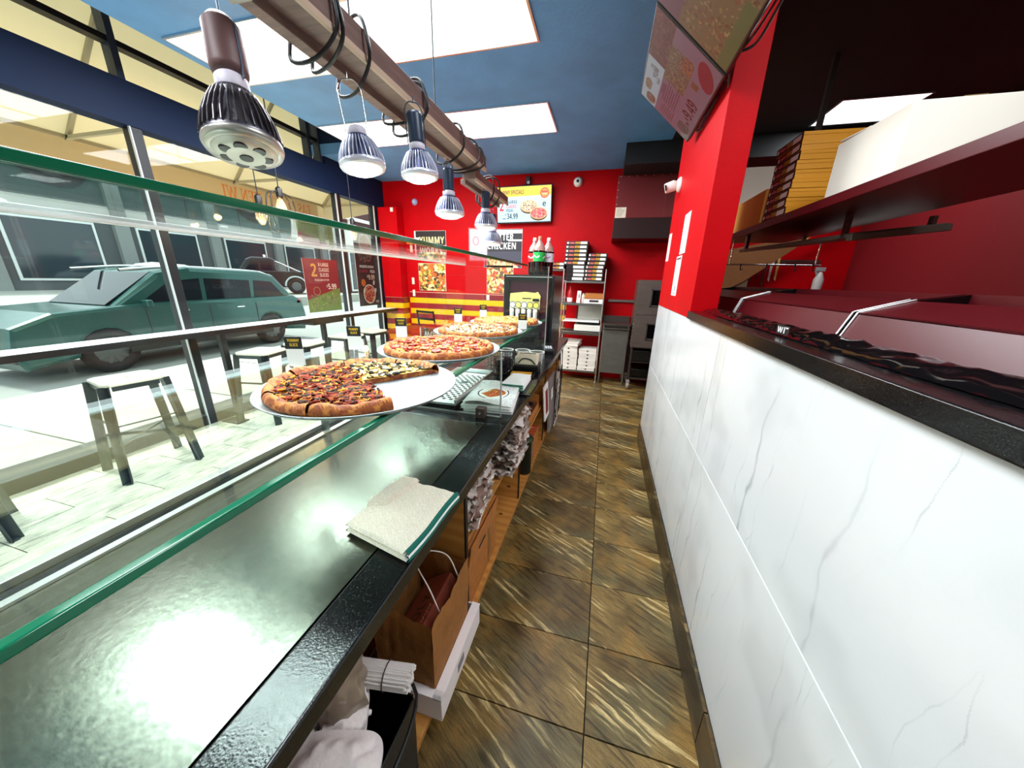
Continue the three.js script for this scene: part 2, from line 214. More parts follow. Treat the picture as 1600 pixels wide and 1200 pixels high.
{ // shop window: sill, mullions, dark header beam, clerestory above it
  const w = struct('window_1', null); w.userData.kind = 'structure';
  const fr = std(0x1a1d22, 0.4, 0.3), frw = std(0xc9ced2, 0.4, 0.5);
  const zm = [-5.13, -4.33, -2.2, -0.2, 1.68];
  for (const z of zm) { obj('mullion', [bb(XW - 0.05, XW + 0.05, 0, 2.53, z - 0.035, z + 0.035, 0.004)], fr, w); obj('mullion_cap', [bb(XW + 0.03, XW + 0.052, 0.0, 2.53, z + 0.036, z + 0.043)], frw, w); }
  obj('sill_rail', [bb(XW - 0.05, XW + 0.05, 0, 0.1, -5.13, ZF)], fr, w);
  for (let i = 0; i < zm.length - 1; i++) obj('pane', [bb(XW - 0.004, XW + 0.004, 0.1, 2.53, zm[i] + 0.035, zm[i + 1] - 0.035)], glass, w);
  obj('header_beam', [bb(XW - 0.08, XW + 0.06, 2.53, 2.84, ZB, ZF)], navyPaint, w);
  const zc = [-4.12, -3.95, -2.2, -0.2, 1.68];
  for (const z of zc) obj('mullion', [bb(XW - 0.05, XW + 0.04, 2.84, 3.5, z - 0.022, z + 0.022)], std(0x2c3a4e, 0.4, 0.3), w);
  obj('transom', [bb(XW - 0.05, XW + 0.03, 3.06, 3.1, -4.12, ZF)], fr, w);
  for (let i = 0; i < zc.length - 1; i++) obj('pane', [bb(XW - 0.004, XW + 0.004, 2.84, 3.5, zc[i] + 0.03, zc[i + 1] - 0.03)], glass, w);
  struct('wall_left', [bb(XW - 0.12, XW + 0.06, 2.84, 3.6, ZB, -4.15), bb(XW - 0.12, XW + 0.05, 0, 2.53, ZB, -5.17), bb(XW - 0.1, XW + 0.05, 3.5, 3.65, -4.15, ZF)], navyPaint);
}
// ceiling lights: flush panels in two rows, each a glowing diffuser with an area light in front of it
{
  let n = 0;
  for (const [x, z, d, e, l] of [[-1.17, -2.34, 0.58, PANEL, 'white ceiling panel light over the corridor, nearer row'], [-2.39, -2.34, 0.58, PANEL, 'white ceiling panel light near the shop window, nearer row'], [-1.24, -3.69, 0.62, PANEL, 'white ceiling panel light over the corridor, row nearer the red wall'], [-2.46, -3.69, 0.62, PANEL, 'white ceiling panel light near the shop window, row nearer the red wall'], [0.88, -0.75, 0.6, KITCHEN_PANEL, 'white ceiling panel light inside the kitchen'], [2.0, -4.1, 0.5, KITCHEN_PANEL * 1.4, 'white ceiling panel light at the back of the kitchen'], [-1.17, -0.99, 0.58, PANEL, 'white ceiling panel light over the case, above the viewpoint'], [-2.39, -0.99, 0.58, PANEL, 'white ceiling panel light near the shop window, above the viewpoint'], [-1.17, 0.5, 0.6, PANEL, 'white ceiling panel light behind the viewpoint']]) {
    const t = thing('ceiling_light', l, 'ceiling light', [x, CEIL, z], 0, 'ceiling panel lights'), w = x > 1 ? 0.6 : 1.2;
    obj('frame', [bb(-w / 2, w / 2, -0.012, -0.0005, -d / 2, -d / 2 + 0.014), bb(-w / 2, w / 2, -0.012, -0.0005, d / 2 - 0.014, d / 2), bb(-w / 2, -w / 2 + 0.014, -0.012, -0.0005, -d / 2 + 0.014, d / 2 - 0.014), bb(w / 2 - 0.014, w / 2, -0.012, -0.0005, -d / 2 + 0.014, d / 2 - 0.014)], alu, t);
    obj('diffuser', [bb(-w / 2 + 0.014, w / 2 - 0.014, -0.008, -0.001, -d / 2 + 0.014, d / 2 - 0.014)], std(0xffffff, 0.6, 0, { emissive: 0xf4faff, emissiveIntensity: 2.2 }), t);
    const a = new THREE.RectAreaLight(new THREE.Color(0.93, 0.97, 1), e, w - 0.04, d - 0.04); a.position.set(x, CEIL - 0.015, z); a.rotation.set(-PI / 2, 0, 0); scene.add(a);
  }
}
// ---------------------------------------------------------------- counter, shelves under it, glass display case
function rebase(g, x, y, z) { const b = V(x, y, z); for (const c of g.children) c.position.sub(b); g.position.copy(b); return g; }
// a grid surface from f(u, v) -> [x, y, z]
function surf(nu, nv, f, flip = false) {
  const pos = [], uv = [], idx = [];
  for (let j = 0; j <= nv; j++) for (let i = 0; i <= nu; i++) { pos.push(...f(i / nu, j / nv)); uv.push(i / nu, j / nv); }
  for (let j = 0; j < nv; j++) for (let i = 0; i < nu; i++) { const a = j * (nu + 1) + i, b = a + 1, c = a + nu + 1, d = c + 1; flip ? idx.push(a, b, c, b, d, c) : idx.push(a, c, b, b, c, d); }
  const g = new THREE.BufferGeometry(); g.setAttribute('position', new THREE.Float32BufferAttribute(pos, 3)); g.setAttribute('uv', new THREE.Float32BufferAttribute(uv, 2)); g.setIndex(idx); g.computeVertexNormals(); return g;
}
const bil = (c, u, v) => [0, 1].map((k) => lerp(lerp(c[0][k], c[1][k], u), lerp(c[3][k], c[2][k], u), v));   // corners (x, z) in turn
// a soft folded slab over four corners, rounded at its rim
function slab(c, y0, th, amp, s, nu = 30, nv = 30) {
  const rim = (u, v) => { const e = Math.min(u, 1 - u, v, 1 - v) * 2; return Math.sqrt(clamp(1 - Math.pow(1 - clamp(e * 9), 2))); };
  const n = (u, v, k) => (fbm(u * 5 + k, v * 5, 99, 99, s, 3) - 0.5) * amp;
  const top = surf(nu, nv, (u, v) => { const [x, z] = bil(c, u, v); return [x, y0 + th * 0.5 + th * 0.5 * rim(u, v) + n(u, v, 0) * rim(u, v), z]; });
  const bot = surf(nu, nv, (u, v) => { const [x, z] = bil(c, u, v); return [x, y0 + th * 0.5 - th * 0.5 * rim(u, v), z]; }, true);
  return [top, bot];
}
{
  const c = thing('counter', 'long service counter with black granite edge and a stainless steel top panel', 'counter');
  obj('stone_top', [bb(-0.43, -0.338, 0.84, CY, -1.2, 1.3, 0.006), bb(-1.06, -0.338, 0.84, CY, -3.56, -1.2, 0.006), bb(-1.06, -0.985, 0.84, CY, -1.2, 1.3, 0.004)], granite, c);
  obj('steel_panel', [bb(-0.985, -0.432, 0.85, CY - 0.001, -1.198, 1.3)], steelTop, c);
  obj('front_panel', [bb(-1.04, -1.02, 0, 0.84, -3.55, 1.3)], std(0x3a1014, 0.6), c);
  rebase(c, -0.7, 0, -1.1);
  const s = thing('shelf_cabinet', 'open pine shelf cabinet under the service counter with dark edged uprights', 'shelf cabinet');
  for (const z of [0.755, -0.1, -0.95, -1.8, -2.66, -3.53]) { const u = obj('upright', [bb(-1.0, -0.42, 0.1, 0.838, z - 0.009, z + 0.009)], pine, s); obj('edge_strip', [bb(-0.42, -0.412, 0.1, 0.838, z - 0.0095, z + 0.0095, 0.001)], brownTrim, u); }
  obj('bottom_board', [bb(-1.0, -0.41, 0.075, 0.1, -3.54, 0.77, 0.002)], pine, s);
  obj('toe_board', [bb(-0.46, -0.44, 0.002, 0.075, -3.54, 0.77)], pine, s);
  for (const [z0, z1, y] of [[-1.79, -0.96, 0.48], [-2.65, -1.81, 0.46], [-3.52, -2.67, 0.46]]) obj('shelf_board', [bb(-1.0, -0.425, y - 0.02, y, z0, z1, 0.0015)], pine, s);
  obj('back_board', [bb(-1.015, -1.0, 0.1, 0.838, -3.54, 0.77)], pine, s);
  rebase(s, -0.7, 0, -1.38);
}
{
  const d = thing('display_case', 'frameless glass pizza display case on the counter with green polished edges', 'display case');
  const Y0 = CY, YS = 1.19, YT = 1.567, xf = -1.04;
  obj('top_glass', [bb(xf, -0.568, YT - 0.01, YT, -2.45, 1.2)], caseGlass, d);
  obj('top_edge', [bb(-0.568, -0.556, YT - 0.012, YT + 0.001, -2.45, 1.2, 0.002)], glassEdge, d);
  for (const [z0, z1] of [[-2.45, -1.86], [-1.855, -0.4], [-0.395, 1.2]]) obj('front_glass', [bb(xf - 0.005, xf + 0.005, Y0 + 0.012, YT - 0.012, z0, z1)], frontGlass, d);
  obj('front_top_painted_glint', [bb(xf - 0.008, xf + 0.01, YT - 0.014, YT + 0.002, -2.45, 1.2, 0.002)], std(0xf4f6f6, 0.4), d);  // white strip paints the sky glint on the polished glass edge
  obj('shelf_glass', [bb(xf + 0.012, -0.418, YS - 0.011, YS, -2.44, 1.2)], caseGlass, d);
  obj('shelf_edge', [bb(-0.418, -0.403, YS - 0.012, YS + 0.0005, -2.44, 1.2, 0.003)], glassEdge, d);
  obj('end_glass', [bb(xf + 0.005, -0.405, Y0 + 0.002, YT - 0.012, -2.455, -2.446)], caseGlass, d);
  obj('end_edge', [bb(-0.405, -0.4, Y0 + 0.002, YT - 0.012, -2.456, -2.445, 0.001)], alu, d);
  obj('divider_glass', [bb(xf + 0.01, -0.388, Y0 + 0.003, YS - 0.013, -1.28, -1.27)], caseGlass, d);
  obj('divider_edge', [bb(-0.388, -0.383, Y0 + 0.003, YS - 0.013, -1.281, -1.269, 0.001), bb(xf + 0.01, -0.388, Y0 + 0.001, Y0 + 0.006, -1.282, -1.268)], alu, d);
  obj('bottom_channel', [bb(xf - 0.012, xf + 0.018, Y0, Y0 + 0.018, -2.45, 1.2, 0.002), bb(-0.985, -0.965, Y0, Y0 + 0.006, -1.2, 1.2)], alu, d);
  for (const z of [-0.1, -0.95, -1.75, -2.4]) obj('shelf_post', [bb(-1.005, -0.985, Y0, YS - 0.012, z - 0.01, z + 0.01, 0.002)], steel, d);
  for (const x of [-0.47, -0.9]) { const k = obj('clamp', [box(0.042, 0.046, 0.036, x, Y0 + 0.022, -1.262, 0.003)], std(0x6d5f58, 0.4, 0.8), d); obj('clamp_screw', [cyl(0.006, 0.006, 0.004, x, Y0 + 0.024, -1.243, 12, PI / 2)], chrome, k); }
  rebase(d, -0.72, CY, -0.6);
}
// pizza pans on the glass shelf
const PANS = [[-0.57, -0.68], [-0.6, -1.16], [-0.625, -1.64], [-0.6, -2.08]];
const panShape = [[0, 0.002], [0.212, 0.002], [0.22, 0.006], [0.228, 0.011], [0.231, 0.0115], [0.2315, 0.0095], [0.224, 0.003], [0.214, -0.001], [0, -0.001]];
{
  const L = ['round aluminium pizza pan showing a bare patch where slices were taken', 'round aluminium pizza pan under the pepperoni pizza', 'round aluminium pizza pan under the pale pizza behind the pepperoni one', 'round aluminium pizza pan under the yellow cheese pizza furthest along the case'];
  const p0 = tag(obj('pizza_pan', lathe(panShape, 72), panMetal), L[0], 'pizza pan', 'pizza pans in the display case'); p0.position.set(PANS[0][0], 1.192, PANS[0][1]);
  for (let i = 1; i < 4; i++) dup(p0, [PANS[i][0], 1.192, PANS[i][1]], 0, L[i]);
}
const crustT = tex(256, 256, 0.08, 0.08, (u, v) => { const a = fbm(u * 8, v * 8, 8, 8, 601, 4), b = sm(0.58, 0.72, fbm(u * 5, v * 5, 5, 5, 607, 3)); let c = mix3([198, 124, 46], [142, 66, 18], sm(0.35, 0.7, a)); c = mix3(c, [92, 36, 14], b * 0.75); return [...c, a]; });
const crustM = std(0xffffff, 0.62, 0, { map: crustT.map, bumpMap: crustT.bump, bumpScale: 0.003 });
function cheeseMat(a, b, c, s) { const t = tex(256, 256, 0.12, 0.12, (u, v) => { const f = fbm(u * 9, v * 9, 9, 9, s, 4), g = fbm(u * 14, v * 14, 14, 14, s + 9, 3); let q = mix3(a, b, sm(0.38, 0.66, f)); q = mix3(q, c, sm(0.6, 0.75, g) * 0.9); return [...q, 0.5 * f + 0.5 * g]; }); return std(0xffffff, 0.48, 0, { map: t.map, bumpMap: t.bump, bumpScale: 0.003 }); }
const KIND = {
  supreme: { cheese: cheeseMat([206, 132, 48], [176, 84, 26], [104, 36, 12], 611), bits: [[0x7e2408, 90, 'strip'], [0xa4561a, 60, 'strip'], [0x28100a, 60, 'chunk'], [0xd8962c, 70, 'strip'], [0x48280e, 50, 'chunk'], [0x9a3416, 30, 'disc'], [0x3a1a0c, 46, 'strip']] },
  mushroom: { cheese: cheeseMat([222, 190, 96], [204, 156, 60], [166, 106, 40], 621), bits: [[0x2c2620, 60, 'chunk'], [0xf0e2b8, 60, 'strip'], [0x6a5a34, 36, 'strip'], [0xd8b060, 30, 'chunk']] },
  pepperoni: { cheese: cheeseMat([226, 178, 92], [216, 146, 62], [190, 84, 36], 631), bits: [[0xc04a2a, 60, 'strip'], [0xe0b464, 80, 'strip'], [0x8a2010, 60, 'chunk'], [0x86562c, 26, 'chunk']], pep: 26 },
  pale: { cheese: cheeseMat([228, 200, 130], [214, 172, 92], [176, 116, 56], 641), bits: [[0xf6e8c0, 120, 'strip'], [0x8a5a38, 60, 'chunk'], [0x5a3a22, 40, 'chunk'], [0xd09060, 50, 'strip']] },
  yellow: { cheese: cheeseMat([230, 190, 66], [214, 164, 46], [190, 120, 36], 651), bits: [[0xf8e08a, 120, 'strip'], [0x6a6a2c, 40, 'chunk'], [0xc87a34, 40, 'chunk']] },
};
const bitMat = new Map(), bitOf = (c) => { if (!bitMat.has(c)) bitMat.set(c, phys(c, 0.6, { specularIntensity: 0.4 })); return bitMat.get(c); };
const bitShape = { strip: () => { const l = rr(0.012, 0.03), b = rr(0.2, 0.8); const g = new THREE.TorusGeometry(l / 1.6, rr(0.0018, 0.0034), 4, 5, b + 0.7); g.scale(1, 1, 1.2); return g.rotateX(-PI / 2 + rr(-0.3, 0.3)).translate(-l / 1.6, 0, 0); }, chunk: () => new THREE.IcosahedronGeometry(rr(0.004, 0.008), 0).scale(rr(0.8, 1.5), rr(0.4, 0.8), rr(0.8, 1.5)), disc: () => cyl(0.012, 0.013, 0.003, 0, 0, 0, 9) };
function buildPizza(t, R, a0, a1, kind, share) {
  const K = KIND[kind], full = a1 - a0 > 6.2, s = Math.floor(rr(0, 900)), nt = Math.max(8, Math.round((a1 - a0) * 16)), h = (r, a) => 0.012 + 0.004 * (fbm(Math.cos(a) * r * 30 + 50, Math.sin(a) * r * 30 + 50, 999, 999, s, 3) - 0.3);
  const wav = (a) => R * (1 + 0.02 * (fbm(Math.cos(a) * 2 + 9, Math.sin(a) * 2 + 9, 99, 99, s + 4, 2) - 0.5));
  obj('cheese', [surf(nt, 12, (u, v) => { const a = lerp(a0, a1, u), r = wav(a) * 0.9 * v; return [r * Math.cos(a), h(r, a), r * Math.sin(a)]; }, false)], K.cheese, t);
  const prof = [[0.86, 0.012], [0.89, 0.018], [0.93, 0.0235], [0.965, 0.022], [0.99, 0.015], [1, 0.007], [0.985, 0.001], [0.9, 0]];
  obj('crust', [surf(nt * 2, prof.length - 1, (u, v) => { const a = lerp(a0, a1, u), p = prof[Math.round(v * (prof.length - 1))], b = 0.7 + 0.7 * fbm(Math.cos(a) * 6 + 30, Math.sin(a) * 6 + 30, 99, 99, s + 8, 3), r = wav(a) * p[0]; return [r * Math.cos(a), p[1] * b, r * Math.sin(a)]; }, false)].concat(full ? [] : [a0, a1].map((a, k) => surf(10, 1, (u, v) => { const r = wav(a) * u * 0.995; return [r * Math.cos(a), v ? (u > 0.88 ? 0.019 - (u - 0.94) * (u - 0.94) * 4 : h(r, a)) : 0, r * Math.sin(a)]; }, k === 1))), crustM, t);
  for (const [c, n, sh] of K.bits) {
    const gs = []; for (let i = 0; i < Math.round(n * share); i++) { const a = rr(a0 + 0.03, a1 - 0.03), r = Math.sqrt(rr(0.01, 0.8)) * R, g = bitShape[sh](); g.rotateY(rr(0, 6.3)); g.rotateX(rr(-0.3, 0.3)); gs.push(g.translate(r * Math.cos(a), h(r, a) + 0.003, r * Math.sin(a))); }
    obj('topping', gs, bitOf(c), t).userData.kind = 'stuff';
  }
  if (K.pep) for (let i = 0; i < K.pep; i++) { const a = i * 2.39996, r = 0.83 * R * Math.sqrt((i + 0.5) / K.pep); const m = obj('pepperoni', pepGeo, pepMat[i % 3], t); m.position.set(r * Math.cos(a) + rr(-0.006, 0.006), h(r, a) + 0.004, r * Math.sin(a) + rr(-0.006, 0.006)); m.rotation.set(rr(-0.15, 0.15), rr(0, 6), rr(-0.15, 0.15)); }
}
const pepGeo = merged(lathe([[0, 0.0005], [0.012, 0.001], [0.0165, 0.0032], [0.0178, 0.0036], [0.0182, 0.0024], [0.015, -0.0014], [0, -0.0016]], 18)); pepGeo.userData.done = true;
const pepMat = [std(0xa82410, 0.4), std(0xba3016, 0.4), std(0x961c0e, 0.42)];
{ // first pan: six cut slices left, a quarter taken
  const ord = ['nearest the bare patch at the front', 'second along the front edge', 'third, at the left of the pan', 'fourth, at the back left of the pan'];
  const gaps = 0.012; let a = 0.62;
  for (let i = 0; i < 6; i++) {
    const sup = i < 4, t = thing('pizza_slice', sup ? 'browned supreme pizza slice, ' + ord[i] : i === 4 ? 'pale mushroom pizza slice at the back of the first pan' : 'pale mushroom pizza slice beside the bare patch at the back', 'pizza slice', [PANS[0][0], 1.1945, PANS[0][1]], 0, 'slices on the first pan');
    buildPizza(t, 0.212, a + gaps, a + PI / 4 - gaps, sup ? 'supreme' : 'mushroom', sup ? 0.62 : 0.5); a += PI / 4;
  }
}
for (const [i, k, l] of [[1, 'pepperoni', 'whole pepperoni pizza on the second pan'], [2, 'pale', 'whole pale pizza with browned toppings on the third pan'], [3, 'yellow', 'whole yellow cheese pizza on the furthest pan by the black cooler']]) { const t = thing('pizza', l, 'pizza', [PANS[i][0], 1.1945, PANS[i][1]]); buildPizza(t, 0.208, 0, PI * 2, k, 2.6); }
// price cards in the case
const cardT = canvas(128, 224, (g) => { g.fillStyle = '#e9e6e2'; g.fillRect(0, 0, 128, 224); g.fillStyle = '#111'; g.fillRect(0, 0, 128, 96); words(g, 'YUMMY', 64, 40, 30, '#f3c21a', { squeeze: 0.8, align: 'center' }); words(g, 'SLICE', 64, 74, 30, '#f3c21a', { squeeze: 0.8, align: 'center' }); });
{
  const rows = [[-0.9, -0.79, 'price card behind the first pizza, nearest the window side'], [-0.9, -1.05, 'price card between the first and second pans'], [-0.9, -1.36, 'price card behind the pepperoni pizza'], [-0.9, -2.0, 'price card behind the pale pizza'], [-0.86, -2.36, 'price card behind the furthest yellow pizza'], [-0.44, -1.86, 'price card by the shelf edge beside the pale pizza']];
  let first;
  rows.forEach(([x, z, l], i) => {
    const turn = i === 5 ? 0.15 : 0.35;
    if (!first) { first = thing('price_card', 'small black and white ' + l, 'price card', [x, 1.191, z], turn, 'price cards in the display case'); obj('card', [box(0.05, 0.088, 0.0015, 0, 0.045, 0)], std(0xe9e6e2, 0.6), first); printed('card_front', 0.05, 0.088, cardT, first, [0, 0.045, 0.001]); printed('card_back', 0.05, 0.088, cardT, first, [0, 0.045, -0.001], [0, PI, 0]); obj('foot', [bb(-0.02, 0.02, 0, 0.003, -0.015, 0.015)], clearPlastic, first); }
    else dup(first, [x, 1.191, z], turn, 'small black and white ' + l);
  });
}
// acrylic sign on top of the case
{
  const t = thing('sign_holder', 'clear acrylic sign holder with a faded lilac notice standing on the case top', 'sign holder', [-0.82, 1.5672, -2.16], 0.25);
  obj('stand', [bb(-0.06, 0.06, 0, 0.003, -0.03, 0.03), bb(-0.062, 0.062, 0.003, 0.2, -0.002, 0.002)], clearPlastic, t);
  printed('notice', 0.11, 0.185, canvas(128, 216, (g) => { g.fillStyle = '#cfc4dc'; g.fillRect(0, 0, 128, 216); g.strokeStyle = '#c86a6a'; g.lineWidth = 5; g.beginPath(); g.ellipse(46, 80, 20, 28, 0, 0, 7); g.stroke(); g.fillStyle = '#f0ecf4'; g.fillRect(8, 132, 112, 10); g.fillStyle = '#a79ab4'; for (let i = 0; i < 4; i++) g.fillRect(14, 156 + i * 12, 96 - i * 9, 5); }), t, [0, 0.1, 0.0028]);
}
// under the glass shelf
const checkT = canvas(256, 512, (g) => { g.fillStyle = '#eef0ee'; g.fillRect(0, 0, 256, 512); g.fillStyle = '#1c2420'; for (let j = 0; j < 20; j++) for (let i = 0; i < 10; i++) if ((i + j) % 2) g.fillRect(20 + i * 22, 40 + j * 22, 21, 21); g.fillStyle = '#3c5250'; g.beginPath(); g.ellipse(150, 190, 30, 22, 0.4, 0, 7); g.fill(); g.beginPath(); g.ellipse(90, 330, 26, 14, 0.2, 0, 7); g.fill(); });
const slicePrint = canvas(512, 512, (g) => {
  g.fillStyle = '#eef1ee'; g.fillRect(0, 0, 512, 512); let s0 = seed; seed = 33; g.strokeStyle = '#3a4040'; for (let i = 0; i < 420; i++) { g.lineWidth = rr(1, 3); g.beginPath(); const x = rnd() * 512, y = rnd() * 512; if (Math.hypot(x - 250, y - 260) < 150) continue; g.moveTo(x, y); g.lineTo(x + rr(-14, 14), y + rr(-14, 14)); g.stroke(); }
  g.fillStyle = '#f6f6f2'; g.beginPath(); g.ellipse(255, 262, 168, 128, 0, 0, 7); g.fill(); g.lineWidth = 12; g.strokeStyle = '#151515'; g.beginPath(); g.ellipse(255, 262, 168, 128, 0, 2.6, 4.4); g.stroke(); g.beginPath(); g.ellipse(255, 262, 168, 128, 0, 5.6, 6.9); g.stroke();
  const path = () => { g.beginPath(); g.moveTo(130, 240); g.bezierCurveTo(190, 200, 200, 170, 250, 170); g.bezierCurveTo(300, 190, 330, 210, 380, 240); g.bezierCurveTo(400, 290, 340, 340, 250, 350); g.bezierCurveTo(190, 340, 230, 290, 130, 240); g.closePath(); };
  path(); g.fillStyle = '#b8501c'; g.fill(); g.lineWidth = 16; g.strokeStyle = '#d88a3c'; g.stroke(); g.lineWidth = 4; g.strokeStyle = '#401408'; g.stroke(); for (let i = 0; i < 60; i++) { g.fillStyle = ['#d2381e', '#e0a040', '#8c2c10', '#f0c870'][i % 4]; g.beginPath(); g.ellipse(rr(180, 350), rr(215, 320), rr(5, 14), rr(4, 10), rr(0, 3), 0, 7); g.fill(); } seed = s0;
});
{
  const t = thing('baking_tray', 'shallow aluminium baking tray lined with black checked paper under the glass shelf', 'baking tray', [-0.72, CY, -1.56]);
  obj('tray', [bb(-0.11, 0.11, 0.024, 0.027, -0.265, 0.265), bb(-0.118, -0.108, 0.024, 0.052, -0.27, 0.27, 0.003), bb(0.108, 0.118, 0.024, 0.052, -0.27, 0.27, 0.003), bb(-0.118, 0.118, 0.024, 0.052, -0.275, -0.265, 0.003), bb(-0.118, 0.118, 0.024, 0.036, 0.262, 0.272, 0.003)], alu, t);
  obj('feet', [bb(-0.1, 0.1, 0, 0.024, -0.24, 0.258)], black, t);
  printed('checked_paper', 0.21, 0.5, checkT, t, [0, 0.0285, 0], [-PI / 2, 0, 0]);
  const b = thing('slice_box_stack', 'stack of flat white slice boxes printed with a pizza slice, under the shelf', 'paper boxes', [-0.485, CY, -1.478], 0.12);
  for (let i = 0; i < 7; i++) obj('flat_box', [box(0.225, 0.0042, 0.33, rr(-0.005, 0.005), 0.003 + i * 0.0047, rr(-0.006, 0.006), 0, rr(-0.003, 0.003), rr(-0.03, 0.03), rr(-0.006, 0.006))], whitePaper, b);
  const top = obj('printed_top', [surf(16, 16, (u, v) => [(u - 0.5) * 0.228, 0.0356 + 0.016 * Math.pow(Math.abs(v - 0.5) * 2, 4) * (0.5 + 0.5 * Math.sin(u * 5)) + 0.004 * fbm(u * 4, v * 4, 9, 9, 5), (v - 0.5) * 0.335])], std(0xffffff, 0.7, 0, { map: slicePrint, side: THREE.DoubleSide }), b, true);
  const cl = thing('folded_cloth', 'folded white cloth with green edge lying on a black tray further along', 'cloth', [-0.425, CY, -1.72]);
  obj('tray_base', [box(0.17, 0.012, 0.27, 0.02, 0.006, 0, 0.004)], blackGloss, cl);
  for (let i = 0; i < 3; i++) { obj('fold', slab([[-0.06, -0.12], [0.055, -0.12], [0.06, 0.11], [-0.065, 0.115]], 0.013 + i * 0.013, 0.013, 0.006, 70 + i, 14, 14), std(0xf1f4f2, 0.9), cl); obj('green_hem', [tube([[-0.06, 0.0195 + i * 0.013, 0.113], [0, 0.0195 + i * 0.013, 0.115], [0.058, 0.0195 + i * 0.013, 0.111]], 0.0045, 10, 6)], std(0x1f6b52, 0.9), cl); }
}
{ // small kit on the granite beyond the divider
  const cad = thing('wire_basket', 'black wire basket of small sachets on the granite behind the glass divider', 'basket', [-0.6, CY, -2.0]);
  const wires = []; for (let i = 0; i < 9; i++) { const x = -0.07 + i * 0.0175; wires.push(rod([x, 0, 0.06], [x, 0.12, 0.07], 0.002, 5), rod([x, 0, -0.06], [x, 0.12, -0.07], 0.002, 5)); }
  for (const y of [0.002, 0.06, 0.12]) wires.push(tube([[-0.075, y, -0.065], [0.075, y, -0.065], [0.075, y, 0.065], [-0.075, y, 0.065]], 0.0028, 24, 5, true));
  obj('wire_frame', wires, blackGloss, cad); for (let i = 0; i < 8; i++) obj('sachet', [box(0.05, 0.08, 0.006, rr(-0.04, 0.04), 0.05, -0.045 + i * 0.013, 0.002, rr(-0.2, 0.2), rr(-0.4, 0.4), rr(-0.2, 0.2))], std([0x6a2030, 0x2a2a34, 0xc8c0b8][i % 3], 0.4), cad);
  const pr = thing('receipt_printer', 'small cream and black receipt printer on the granite beside the basket', 'printer', [-0.46, CY, -2.12], 0.1);
  obj('body', [box(0.15, 0.06, 0.14, 0, 0.075, 0, 0.012)], std(0xe8dfc4, 0.45), pr); obj('slot', [box(0.11, 0.004, 0.014, 0, 0.106, -0.02)], black, pr); obj('handle', [tube([[-0.05, 0.06, 0.071], [-0.02, 0.09, 0.074], [0.03, 0.085, 0.074], [0.06, 0.055, 0.071]], 0.004, 16, 6)], black, pr); obj('base', [box(0.17, 0.045, 0.16, 0, 0.0225, 0, 0.006)], black, pr);
  const yp = thing('paper_tray', 'low black tray holding yellow leaflets in front of the printer', 'tray', [-0.46, CY, -1.95], 0.05);
  obj('tray', [bb(-0.08, 0.08, 0, 0.004, -0.05, 0.05), bb(-0.08, 0.08, 0.004, 0.018, -0.052, -0.048), bb(-0.08, 0.08, 0.004, 0.018, 0.048, 0.052), bb(-0.082, -0.078, 0, 0.018, -0.05, 0.05), bb(0.078, 0.082, 0, 0.018, -0.05, 0.05)], black, yp); obj('leaflet', [box(0.13, 0.008, 0.085, 0, 0.012, 0, 0.001, 0.03, 0.05)], std(0xe3a62c, 0.7), yp);
  const dome = thing('clear_dome', 'clear plastic dome lid standing behind the checked tray', 'dome lid', [-0.75, CY, -1.98]); obj('dome', [lathe([[0, 0.13], [0.06, 0.122], [0.1, 0.09], [0.118, 0.04], [0.12, 0.006], [0.128, 0.003], [0.128, 0]], 32)], clearPlastic, dome); obj('knob', [lathe([[0, 0.15], [0.012, 0.146], [0.009, 0.133], [0.014, 0.13]], 16)], clearPlastic, dome);
  const cup0 = thing('plastic_tub', 'clear plastic tub, the left one of three beyond the printer', 'tub', [-0.66, CY, -2.3], 0, 'clear tubs at the end of the case'); obj('tub', [lathe([[0, 0.003], [0.04, 0.003], [0.05, 0.085], [0.053, 0.086], [0.051, 0.083], [0.042, 0.0], [0, 0]], 24)], clearPlastic, cup0); obj('rim', [lathe([[0.05, 0.084], [0.055, 0.086], [0.055, 0.09], [0.05, 0.09]], 24)], white, cup0);
  dup(cup0, [-0.54, CY, -2.32], 0, 'clear plastic tub, the middle one of three beyond the printer'); dup(cup0, [-0.43, CY, -2.3], 0, 'clear plastic tub, the right one of three beyond the printer');
  const reg = thing('card_terminal', 'black card terminal with a coiled lead at the far end of the counter', 'card terminal', [-0.42, CY, -2.72], 0.3); obj('body', [box(0.09, 0.05, 0.18, 0, 0.03, 0, 0.012, 0.15)], black, reg); obj('screen', [box(0.06, 0.003, 0.06, 0, 0.061, -0.035, 0, 0.15)], blackGloss, reg); obj('key', [0, 1, 2, 3].flatMap((j) => [0, 1, 2].map((i) => box(0.014, 0.006, 0.011, -0.02 + i * 0.02, 0.056 - j * 0.0025, 0.015 + j * 0.016, 0.001))), std(0xb8bcc0, 0.5), reg).userData.kind = 'stuff';
}
